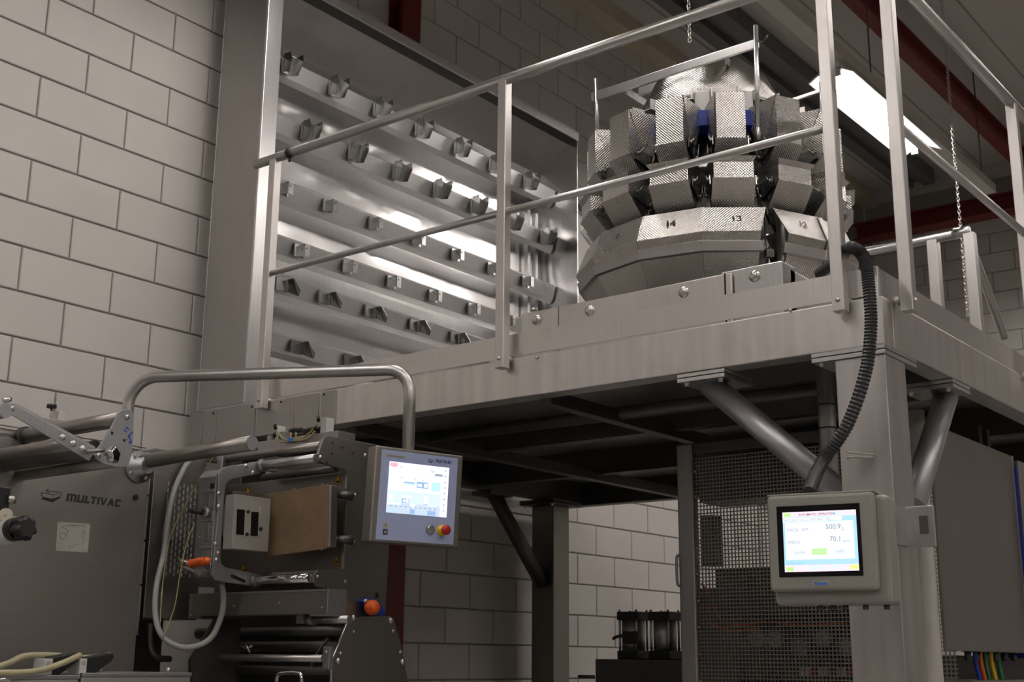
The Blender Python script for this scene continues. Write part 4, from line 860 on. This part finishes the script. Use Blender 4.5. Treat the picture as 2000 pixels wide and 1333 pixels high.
# rods and rollers along x
def rodx(name, p0, p1, Y, r, mat): a, c = pt(*p0, Y=Y), pt(*p1, Y=Y); z = (a.z+c.z)/2; return MB().tube((a.x, Y, z), (c.x, Y, z), r, 20).build(name, mat, ps)
Xc = -3.604
ru = pt(622, 893, X=XS); rd = pt(614, 1130, X=XS)
MB().tube((Xc-.06, YS, ru.z-.004), (XS-.012, YS, ru.z-.004), .0165, 20).build('guide_rod', 'tube_steel', ps); MB().tube((Xc-.06, YS, rd.z), (XS-.012, YS, rd.z), .0165, 20).build('guide_rod', 'chrome', ps)
rodx('roller', (427, 899), (628, 871), 3.16, .0165, 'roller'); MB().box(pt(424, 897, Y=3.13).x, pt(434, 897, Y=3.13).x, 3.13, 3.19, ru.z-.02, pt(430, 890, Y=3.16).z+.008).build('roller_bearing', 'aluminium', ps, bevel=.004)
MB().tube((Xc-.1, 3.2, ru.z-.03), (XS-.012, 3.2, ru.z-.03), .014, 16).build('guide_rod', 'dark_steel', ps)
# channel above with valves and air hoses
YC = 3.24; a0, a1 = pt(503, 872, Y=YC), pt(659, 841, Y=YC)
MB().box(a0.x, a1.x, YC, YC+.09, a1.z-.045, a1.z+.0).build('channel', 'stainless_dull', ps, bevel=.002); MB().box(a1.x, a1.x+.003, YC+.002, YC+.09, a1.z-.05, a1.z).build('channel_end', 'machine_panel', ps)
def blk(name, px, py, w, h, mat, Y=YC+.03): c = pt(px, py, Y=Y); return MB().box(c.x-w, c.x+w, Y-.02, Y+.02, a1.z, max(c.z+h, a1.z+.01)).build(name, mat, ps, bevel=.002)
blk('valve', 639, 832, .016, .028, 'white_plastic'); blk('valve', 548, 848, .006, .03, 'white_plastic'); blk('valve', 556, 850, .014, .01, 'stainless_dull'); blk('valve', 533, 856, .012, .006, 'aluminium')
for px_, py_, l in ((573, 842, .018), (583, 842, .018), (604, 841, .03), (620, 840, .02)): c = pt(px_, py_, Y=YC+.02); MB().tube(c+V((-l, 0, 0)), c+V((l, 0, .002)), .009, 10).build('fitting', 'black_plastic', ps)
for px_, py_ in ((538, 838), (537, 855), (616, 841), (622, 823)): c = pt(px_, py_, Y=YC); MB().tube(c, c+V((.01, -.012, .012)), .007, 8).build('fitting', 'black_plastic', ps)
for pts in ([(540, 840), (546, 850), (556, 859), (572, 861), (590, 856), (606, 845), (620, 826)], [(538, 856), (546, 862), (560, 864), (574, 861), (592, 860), (606, 854), (615, 843)], [(568, 845), (568, 861)], [(578, 845), (578, 859)]):
    MB().path(smooth_path([pt(x, y, Y=YC-.012) for x, y in pts], 5), .0035, 8).build('air_hose', 'hose_yellow', ps)
c = pt(567, 860, Y=YC-.014); MB().box(c.x-.008, c.x+.008, c.y-.008, c.y+.008, c.z-.006, c.z+.006).build('hose_clip', 'brand_blue', ps)
# C-shaped carriage: plate across the rods with a thick body towards -x
Cp = [(426, 1000), (426.5, 925), (433, 915.5), (444, 911.6), (507, 901.5), (512, 905), (512, 921), (508, 926), (456, 935), (447.5, 939), (441, 948), (438, 975), (433, 1050), (431, 1093), (433, 1102), (440, 1108.5), (500, 1121), (507, 1126), (508, 1140), (500, 1147), (480, 1144), (428, 1136), (420, 1133), (413.5, 1124)]
MB().prism([pt(x, y, X=Xc) for x, y in Cp], (-.010, 0, 0)).build('carriage_plate', 'aluminium', ps, bevel=.002)
yb0 = pt(421, 1020, X=Xc).y; yt_ = pt(440, 915, X=Xc); zb_ = pt(421, 1130, X=Xc).z
MB().prism([(Xc-.010, yb0+.01, zb_+.004), (Xc-.010, yb0-.002, zb_+.03), (Xc-.010, yb0-.002, yt_.z-.03), (Xc-.010, yb0+.02, yt_.z-.004), (Xc-.010, yb0+.075, yt_.z+.002), (Xc-.010, yb0+.075, yt_.z-.02), (Xc-.010, yb0+.035, yt_.z-.02), (Xc-.010, yb0+.02, yt_.z-.05), (Xc-.010, yb0+.02, zb_+.04)], (-.095, 0, 0)).build('carriage_body', 'aluminium', ps, bevel=.002)
def slot(px0, py0, px1, py1, mat='machine_panel', k=.003):
    Y = yb0-.002; a, c = pt(px0, py0, Y=Y), pt(px1, py1, Y=Y); MB().box(a.x, c.x, Y-k, Y+.001, c.z, a.z).build('slot', mat, ps, bevel=.001)
slot(404, 967, 409, 993); slot(402, 1024, 407, 1058); slot(411, 945, 418, 960, 'dark_gap', .0006); slot(395, 958, 420, 962, 'stainless_dull', .004); slot(392, 1068, 416, 1072, 'stainless_dull', .004); slot(396, 1000, 417, 1018, 'aluminium', .006)
for q in ((396, 985), (416, 982), (391, 1034), (412, 1030), (390, 1050), (411, 1047)): MB().bolt(pt(*q, Y=yb0-.003), (0, -1, 0), .003, .003, dome=True).build('bolt', 'bolt_steel', ps)
for q in ((480, 911), (494, 924), (427.5, 965), (427, 990), (420.5, 1063), (426, 1081), (423, 1094)): MB().bolt(pt(*q, X=Xc), (1, 0, 0), .0065, .006).build('bolt', 'bolt_steel', ps)
MB().prism([pt(x, y, X=Xc+.0006) for x, y in ((450, 1124), (453, 1122), (478, 1133), (480, 1137), (476, 1139), (451, 1128))], (.0006, 0, 0)).build('slot', 'dark_gap', ps)
for z in (ru.z-.004, rd.z): MB().tube((Xc, YS, z), (Xc+.02, YS, z), .024, 18).build('bushing', 'aluminium', ps)
# knob on the carriage, orange toggle clamp
c = pt(402, 1002, Y=yb0-.006); MB().tube(c+V((.01, 0, 0)), c+V((.01, -.02, 0)), .019, 18).build('knob_base', 'stainless_dull', ps); MB().tube(c+V((.006, -.02, 0)), c+V((-.03, -.05, .004)), .011, 14, r2=.007).build('knob', 'black_plastic', ps)
YO = yb0-.035; a, c = pt(372, 1101, Y=YO), pt(404, 1096, Y=YO)
MB().path([a, a+(c-a)*.05, a+(c-a)*.5, a+(c-a)*.92, c], .0145, 16).lathe(c, [(.0145, 0), (.012, .006), (.006, .0105), (.001, .012)], 16, (c-a)).build('clamp_grip', 'orange_plastic', ps)
for p0, p1, r in (((348, 1094), (370, 1101), .007), ((346, 1101), (386, 1121), .004), ((346, 1103), (365, 1098), .005), ((368, 1107), (388, 1123), .004)): MB().tube(pt(*p0, Y=YO), pt(*p1, Y=YO+.01), r, 8).build('clamp_lever', 'bolt_steel', ps)
c = pt(394, 1117, Y=YO+.02); MB().obox(c, (.9, 0, -.4), (.4, 0, .9), EY, .016, .011, .02).build('clamp_block', 'stainless_dull', ps, bevel=.002)
# printer head box
XH = -3.55
q0, q1 = pt(457, 968, X=XH), pt(527, 1078, X=XH); ph_ = [pt(459, 965.5, X=XH), pt(529, 975, X=XH), pt(524, 1079, X=XH), pt(452.5, 1072.5, X=XH)]
yh0, yh1 = (ph_[0].y+ph_[3].y)/2, (ph_[1].y+ph_[2].y)/2; zh0, zh1 = (ph_[2].z+ph_[3].z)/2, (ph_[0].z+ph_[1].z)/2
hb = MB().box(XH-.05, XH, yh0, yh1, zh0, zh1).build('printer_head', 'head_paint', ps, bevel=.002)
def hw(pts, mat, n): b = MB(); b.prism([pt(x, y, X=XH+.0002) for x, y in pts], (.0012, 0, 0)); b.build(n, mat, hb)
hw([(463, 995), (478, 996.5), (476, 1046), (461, 1044.5)], 'glass_black', 'window'); hw([(491, 1000), (505, 1001), (503, 1048), (489, 1047)], 'glass_black', 'window')
hw([(520, 980), (526, 981), (523, 1022), (517, 1021)], 'cable_grey', 'label_strip'); text('printer', .009, pt(523.5, 1008, X=XH+.0016), EZ, -EY, 'ink', hb, name='label_lettering') if False else None
for x, y, r in ((484, 1000, .0065), (482, 1044, .0065), (508.5, 1034, .0075)): MB().lathe(pt(x, y, X=XH), [(r, 0), (r, .004), (r*.7, .005)], 14, (1, 0, 0)).build('button', 'black_plastic', hb)
for k in range(3): hw([(507, 990+k*5), (509, 990.2+k*5), (509, 993.5+k*5), (507, 993.3+k*5)], 'white_plastic', 'indicator')
MB().box(XH-.14, XH-.05, yh0+.01, yh1-.02, zh0+.05, zh1-.03).build('head_mount', 'white_plastic', ps, bevel=.003); MB().box(XH-.25, XH-.05, yh0+.03, yh1, zh0+.03, zh1+.02).build('head_mount', 'machine_panel', ps)
# covered rail below
YL = 3.05; c0, c1 = pt(371, 1164, Y=YL), pt(640, 1147, Y=YL); zu, zl = (c0.z+c1.z)/2, pt(640, 1199, Y=YL).z
MB().box(c0.x, c1.x-.004, YL+.004, YL+.085, zl, zu).build('rail_cover', 'machine_panel', ps, bevel=.001)
MB().box(c0.x, c1.x, YL, YL+.006, zu-.007, zu).box(c0.x, c0.x+.006, YL, YL+.006, zl, zu-.007).box(c1.x-.006, c1.x, YL, YL+.006, zl, zu-.007).build('rail_frame', 'aluminium', ps)
MB().box(c1.x-.004, c1.x+.002, YL, YL+.09, zl-.002, zu).build('rail_end', 'aluminium', ps, bevel=.002); MB().box(c1.x-.08, c1.x, YL, YL+.09, zl-.008, zl-.001).build('rail_foot', 'aluminium', ps); MB().box(c0.x, c0.x+.07, YL, YL+.09, zl-.008, zl-.001).build('rail_foot', 'aluminium', ps)
for q in ((377, 1172), (373, 1203), (546, 1178), (633, 1153), (629, 1187), (457, 1184)): MB().bolt(pt(*q, Y=YL+.003), (0, -1, 0), .004, .004, dome=True).build('bolt', 'bolt_steel', ps)
MB().box(XS-.80, XS-.02, 3.36, 3.42, pt(640, 1290, Y=3.2).z-.3, pt(640, 1110, Y=3.2).z).build('cavity_shade', 'dark_steel', ps)  # dark sheet painted as the shade of the open cavity behind the rods
a, c = pt(606, 1212, Y=3.12), pt(683, 1209, Y=3.12); MB().tube((a.x, 3.12, a.z), (c.x, 3.12, a.z), .013, 18).build('cross_rod', 'tube_steel', ps); MB().tube((a.x-.03, 3.12, a.z), (a.x+.02, 3.12, a.z), .017, 18).build('rod_collar', 'roller', ps); MB().box(a.x-.05, a.x-.015, 3.1, 3.15, a.z-.012, a.z+.02).build('rod_block', 'stainless_dull', ps)
# lower side plates and rods
XL2 = -3.24
lp = [(683.5, 1206), (764, 1204), (770, 1212), (784, 1262), (797, 1330), (800, 1420), (645, 1420), (648, 1292)]
MB().prism([pt(x, y, X=XL2) for x, y in lp], (-.012, 0, 0)).build('lower_side_plate', 'machine_panel', ps, bevel=.0015)
MB().box(XL2-.012, XL2, pt(660, 1400, X=XL2).y, pt(790, 1400, X=XL2).y, ZF, pt(700, 1420, X=XL2).z).build('lower_side_plate', 'machine_panel', ps)
MB().path([pt(x, y, X=XL2+.001)+V((0, -.002, 0)) for x, y in ((683.5, 1206), (648, 1292), (646, 1400))], .004, 8).build('plate_edge', 'stainless_bright', ps)
for x, y, r in ((690, 1208, .012), (763, 1213, .012), (691, 1235, .007), (768, 1233, .007), (665, 1278, .007), (660, 1292, .0125), (786, 1294, .0125), (782, 1275, .007)): MB().bolt(pt(x, y, X=XL2), (1, 0, 0), r, r*.8, dome=True).build('bolt', 'bolt_steel', ps)
MB().prism([pt(x, y, X=-3.78) for x, y in ((420, 1210), (372, 1290), (374, 1400), (470, 1400), (470, 1210))], (-.012, 0, 0)).build('lower_side_plate', 'dark_steel', ps)
for y, r, Y, m in ((1291, .0125, 3.12, 'tube_steel'), (1316, .016, 3.2, 'dark_steel'), (1268, .02, 3.28, 'dark_steel'), (1240, .022, 3.3, 'dark_steel')):
    a, c = pt(388, y, Y=Y), pt(650, y-4, Y=Y); MB().tube((a.x, Y, c.z), (XL2-.012, Y, c.z), r, 16).build('cross_rod', m, ps)
a = pt(647, 1272, Y=3.1); MB().box(a.x-.02, a.x+.012, 3.08, 3.1, a.z-.06, a.z+.015).build('rod_bracket', 'aluminium', ps, bevel=.002); MB().bolt((a.x-.004, 3.08, a.z-.004), (0, -1, 0), .005, .005).build('bolt', 'bolt_steel', ps)
MB().prism([pt(x, y, X=-3.36) for x, y in ((640, 1247), (609, 1290), (608, 1305), (611, 1305), (613, 1291), (645, 1249))], (-.004, 0, 0)).build('guide_lever', 'aluminium', ps)
MB().path(smooth_path([pt(540, 1345, Y=2.98), pt(541, 1325, Y=2.98), pt(549, 1316, Y=2.98), pt(580, 1315, Y=2.98), pt(588, 1321, Y=2.98), pt(589, 1345, Y=2.98)], 5), .0065, 10).build('grab_handle', 'chrome', ps)
for pts in ([(470, 1262), (482, 1268), (493, 1262)], [(480, 1258), (488, 1276)]): MB().path([pt(x, y, Y=3.06) for x, y in pts], .004, 6).build('lever', 'bolt_steel', ps)
# orange rotary actuator with blue base on the side plate
c = pt(716, 1187, X=XS); k_ = MB().prism([pt(x, y, X=XS+.001) for x, y in ((701, 1175), (708, 1170), (728, 1174), (742, 1196), (742, 1202), (716, 1205))], (.03, 0, 0)).build('actuator_base', 'blue_plastic', ps, bevel=.004); c = pt(722, 1188, X=XS+.03); MB().lathe(c, [(.025, 0), (.028, .006), (.027, .025), (.018, .034), (.017, .04), (.004, .041)], 24, (1, -.15, 0)).build('actuator_cap', 'orange_plastic', ps); MB().bolt(pt(713, 1175, X=XS+.03), (1, 0, 0), .006, .01).build('bolt', 'bolt_steel', ps); MB().path([pt(690, 1208, X=XS+.02), pt(700, 1206, X=XS+.02)], .004, 8).build('drain_pipe', 'chrome', ps)
# hanging cables beside the station
tag(MB().path(smooth_path([pt(378, 894, X=-3.93), pt(360, 915, X=-3.92), pt(340, 960, X=-3.92), pt(327, 1020, X=-3.92), pt(320, 1080, X=-3.9), pt(305, 1150, X=-3.86), pt(304, 1205, X=-3.82), pt(317, 1243, X=-3.78), pt(350, 1264, X=-3.74), pt(386, 1262, X=-3.71), pt(415, 1243, X=-3.69), pt(433, 1200, X=-3.67), pt(436, 1165, X=-3.66), pt(433, 1140, X=-3.65)], 8), .0105, 12).build('cable', 'cable_grey'), 'thick grey cable hanging in a loop below the print station', 'cable')
c = pt(327, 1060, X=-3.92); tag(MB().tube(c+V((.0, 0, -.008)), c+V((0, 0, .008)), .015, 14).build('cable_clip', 'black_plastic'), 'black clip on the grey cable in front of the slotted vent', 'clip')
tag(MB().path(smooth_path([pt(417, 893, X=-3.62), pt(400, 918, X=-3.70), pt(385, 945, X=-3.74), pt(345, 1020, X=-3.80), pt(330, 1060, X=-3.84), pt(318, 1140, X=-3.84), pt(312, 1230, X=-3.80)], 7), .0022, 6).build('air_line', 'hose_yellow'), 'thin yellow air line running down left of the orange clamp', 'hose')
tag(MB().path(smooth_path([pt(381, 1022, X=-3.70), pt(365, 1060, X=-3.72), pt(352, 1120, X=-3.73), pt(340, 1190, X=-3.74), pt(316, 1250, X=-3.77)], 7), .0022, 6).build('air_line', 'hose_yellow'), 'thin yellow air line behind the orange clamp lever', 'hose')
# ================================================================== UNDER THE PLATFORM, RIGHT
YMg = 4.6
mg = thing('mesh_guard', (-2.2, YMg, ZF), 'square mesh guard door in a steel tube frame under the platform', 'guard')
xa = pt(1330, 1100, Y=YMg).x; xb = pt(1362, 1100, Y=YMg).x; zt2 = pt(1345, 868, Y=YMg).z; xe = -1.60
MB().box(xa, xb, YMg-.02, YMg+.02, ZF, zt2).build('frame_post', 'stainless_dull', mg, bevel=.008); MB().box(xb, xe, YMg-.02, YMg+.02, zt2-.05, zt2).build('frame_rail', 'dark_steel', mg, bevel=.006)
mw = MB(); z0_ = -.35; z1_ = zt2-.06; pitch = .0152; x = xb+.006
while x < xe: mw.box(x-.0022, x+.0022, YMg+.001, YMg+.005, z0_, z1_); x += pitch
z = z0_
while z < z1_: mw.box(xb, xe, YMg-.003, YMg+.001, z-.0022, z+.0022); z += pitch
o = mw.build('mesh', 'cabinet_steel', mg); o['kind'] = 'stuff'
mw = MB(); 
for k in range(9): mw = MB().bolt((xb+.012, YMg-.021, z1_-.06-k*.105), (0, -1, 0), .005, .004, dome=True); mw.build('rivet', 'bolt_steel', mg)
h0 = pt(1326, 1086, Y=YMg-.03); h1 = pt(1326, 1144, Y=YMg-.03); MB().path(smooth_path([V((xa, YMg-.01, h0.z)), V((h0.x-.006, YMg-.03, h0.z)), V((h0.x-.008, YMg-.035, h0.z-.02)), V((h0.x-.008, YMg-.035, h1.z+.02)), V((h0.x-.006, YMg-.03, h1.z)), V((xa, YMg-.01, h1.z))], 4), .006, 10).build('handle', 'stainless_dull', mg)
# round grey post beside the corner column
c = pt(1810, 1150, Y=4.35); tag(MB().tube((c.x, 4.35, ZF), (c.x, 4.35, pt(1790, 803, Y=4.35).z), .034, 24).build('round_post', 'trunking_white'), 'round light grey post right behind the corner column', 'post')
# down pipe behind the brace
c = pt(1617, 840, Y=4.0); dp = thing('down_pipe', (c.x, 4.0, pt(1617, 960, Y=4.0).z), 'short steel down pipe with joints behind the diagonal brace', 'pipe'); dp.location.z = dp.location.z
zlow = pt(1617, 960, Y=4.0).z; MB().tube((c.x, 4.0, zlow), (c.x, 4.0, ZG-.013), .03, 20).build('pipe', 'stainless_dull', dp)
for yy in (792, 838): zq = pt(1617, yy, Y=4.0).z; MB().tube((c.x, 4.0, zq-.003), (c.x, 4.0, zq+.003), .0315, 20).build('joint_ring', 'dark_steel', dp)
tagp = pt(1565, 838, Y=4.1); 
# electrical cabinet right
XE = -1.56
ec = thing('electrical_cabinet', (XE-.2, 5.0, -.06), 'stainless electrical cabinet hung under the right side of the platform', 'cabinet')
ye0 = pt(1822, 900, X=XE).y; ye1 = pt(1985, 1000, X=XE).y; ze0 = pt(1900, 1273, X=XE).z; ze1 = pt(1830, 832, X=XE).z
MB().box(XE-.012, XE, ye0, ye1, ze0, ze1).build('front_panel', 'cabinet_steel', ec, bevel=.002); MB().box(XE-.16, XE-.012, 5.0, ye1, ze0, ze1-.02).build('body', 'cabinet_steel', ec)
MB().box(XE-.2, XE+.004, ye1, ye1+.006, ze0, ze1).build('edge', 'stainless_bright', ec); MB().box(XE-.2, XE+.012, ye1+.006, ye1+.018, ze0-.02, pt(1990, 915, X=XE).z).build('gasket', 'blue_strip', ec); MB().box(XE-.2, XE+.02, ye1+.018, ye1+.9, ze0-.02, pt(1990, 905, X=XE).z).build('door', 'machine_panel', ec, bevel=.003)
for yy in (5.1, ye1-.1): MB().box(XE-.10, XE-.06, yy, yy+.04, ze1-.03, ZB).build('hanger', 'dark_steel', ec)
for k, (px_, mt) in enumerate(((1915, 'orange_plastic'), (1925, 'green_cable'), (1936, 'yellow_plastic'), (1950, 'green_cable'), (1905, 'blue_plastic'))):
    a = pt(px_, 1285, X=XE-.05); tag(MB().path(smooth_path([V((a.x, a.y, ze0)), a+V((0, .0, -.02)), a+V((.01, .005*(-1)**k, -.12)), a+V((0, 0, -.35))], 5), .008 if k != 1 else .006, 10).build('cable', mt), {'orange_plastic': 'orange cable dropping from the electrical cabinet', 'yellow_plastic': 'yellow cable dropping from the electrical cabinet', 'blue_plastic': 'blue cable leftmost under the electrical cabinet'}.get(mt, 'green cable between the orange and yellow ones' if k == 1 else 'green cable right of the yellow one, under the cabinet'), 'cable', 'cables under the electrical cabinet')
for k in range(6): a = pt(1890+k*18, 1278, X=XE-.05); MB().tube((a.x, a.y, ze0-.03), (a.x, a.y, ze0), .012, 10).build('cable_gland', 'dark_steel', ec)
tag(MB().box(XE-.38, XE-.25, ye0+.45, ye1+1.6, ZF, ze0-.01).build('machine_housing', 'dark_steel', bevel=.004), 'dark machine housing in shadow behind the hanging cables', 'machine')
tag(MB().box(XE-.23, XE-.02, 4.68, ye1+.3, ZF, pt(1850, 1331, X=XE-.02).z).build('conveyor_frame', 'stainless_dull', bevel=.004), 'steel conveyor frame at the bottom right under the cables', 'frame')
# pneumatic cylinders on their block, in front of the far wall
YK = 5.2
pb = thing('press_block', (-3.2, YK+.1, ZF), 'dark block carrying two pneumatic cylinders, standing under the platform', 'machine')
b0, b1 = pt(1160, 1288, Y=YK), pt(1345, 1286, Y=YK); MB().box(b0.x, b1.x+.01, YK+.01, YK+.3, ZF, b0.z).build('block', 'dark_steel', pb, bevel=.004); a = pt(1130, 1322, Y=YK); MB().tube(a, (b0.x, YK, a.z), .008, 10).build('stub_rod', 'dark_steel', pb)
for px_, lab in ((1238, 'left'), (1300, 'right')):
    t_, l_ = pt(px_, 1194, Y=YK+.1), pt(px_, 1287, Y=YK+.1); c = thing('pneumatic_cylinder', (l_.x, YK+.1, b0.z), '%s of the two black-capped pneumatic cylinders on the dark block' % lab, 'cylinder', 'pneumatic cylinders')
    hh = t_.z-b0.z; w_ = .058
    MB().tube((l_.x, YK+.1, b0.z+.04), (l_.x, YK+.1, b0.z+hh-.045), .055, 24).build('barrel', 'aluminium', c)
    for z0 in (b0.z, b0.z+hh-.045): MB().box(l_.x-w_, l_.x+w_, YK+.1-w_, YK+.1+w_, z0, z0+.04).build('end_cap', 'black_plastic', c, bevel=.004)
    if lab == 'left': MB().box(l_.x-.02, l_.x+.065, YK+.03, YK+.045, b0.z+.07, b0.z+.13).build('port_block', 'black_plastic', c, bevel=.004); MB().path(smooth_path([V((l_.x, YK+.04, b0.z+.11)), V((l_.x-.04, YK+.02, b0.z+.105)), V((l_.x-.065, YK+.02, b0.z+.095))], 4), .008, 8).build('elbow_fitting', 'black_plastic', c)
    for sx in (-1, 1):
        for sy in (-1, 1): MB().tube((l_.x+sx*.047, YK+.1+sy*.047, b0.z+.04), (l_.x+sx*.047, YK+.1+sy*.047, b0.z+hh+.004), .006, 8).build('tie_rod', 'bolt_steel', c)
# machinery behind the mesh
YN2 = 4.85
fm = thing('filling_machine', (-2.4, YN2+.2, ZF), 'dim filling machinery behind the square mesh', 'machine')
def bk(x0, y0, x1, y1, Y, dp_, mat, n='housing'): a, c = pt(x0, y0, Y=Y), pt(x1, y1, Y=Y); return MB().box(a.x, c.x, Y, Y+dp_, c.z, min(a.z, ZB-.03)).build(n, mat, fm, bevel=.004)
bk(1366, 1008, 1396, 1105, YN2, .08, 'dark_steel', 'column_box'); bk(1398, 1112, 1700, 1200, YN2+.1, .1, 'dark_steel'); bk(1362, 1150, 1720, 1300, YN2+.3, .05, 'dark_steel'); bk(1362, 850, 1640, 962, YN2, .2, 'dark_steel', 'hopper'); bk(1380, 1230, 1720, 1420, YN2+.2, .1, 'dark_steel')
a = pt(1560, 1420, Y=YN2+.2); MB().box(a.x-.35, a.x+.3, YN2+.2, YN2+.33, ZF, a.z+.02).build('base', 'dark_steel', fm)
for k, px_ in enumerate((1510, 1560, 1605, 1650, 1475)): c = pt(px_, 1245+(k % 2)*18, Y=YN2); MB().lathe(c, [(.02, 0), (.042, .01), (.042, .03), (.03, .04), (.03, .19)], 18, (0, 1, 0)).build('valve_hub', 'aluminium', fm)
for k in range(10): c = pt(1565+k*12, 1312, Y=YN2+.02); MB().box(c.x-.009, c.x+.009, c.y, c.y+.18, c.z-.02, c.z+.015).build('terminal', ('white_plastic', 'white_plastic', 'red_plastic')[k % 3], fm)
for pts in ([(1370, 1140), (1390, 1170), (1420, 1220), (1500, 1215), (1560, 1222), (1650, 1218)], [(1385, 1180), (1384, 1215), (1430, 1232), (1480, 1228)]): MB().path(smooth_path([pt(x, y, Y=YN2-.03) for x, y in pts], 6), .0045, 8).build('air_hose', 'orange_plastic', fm)
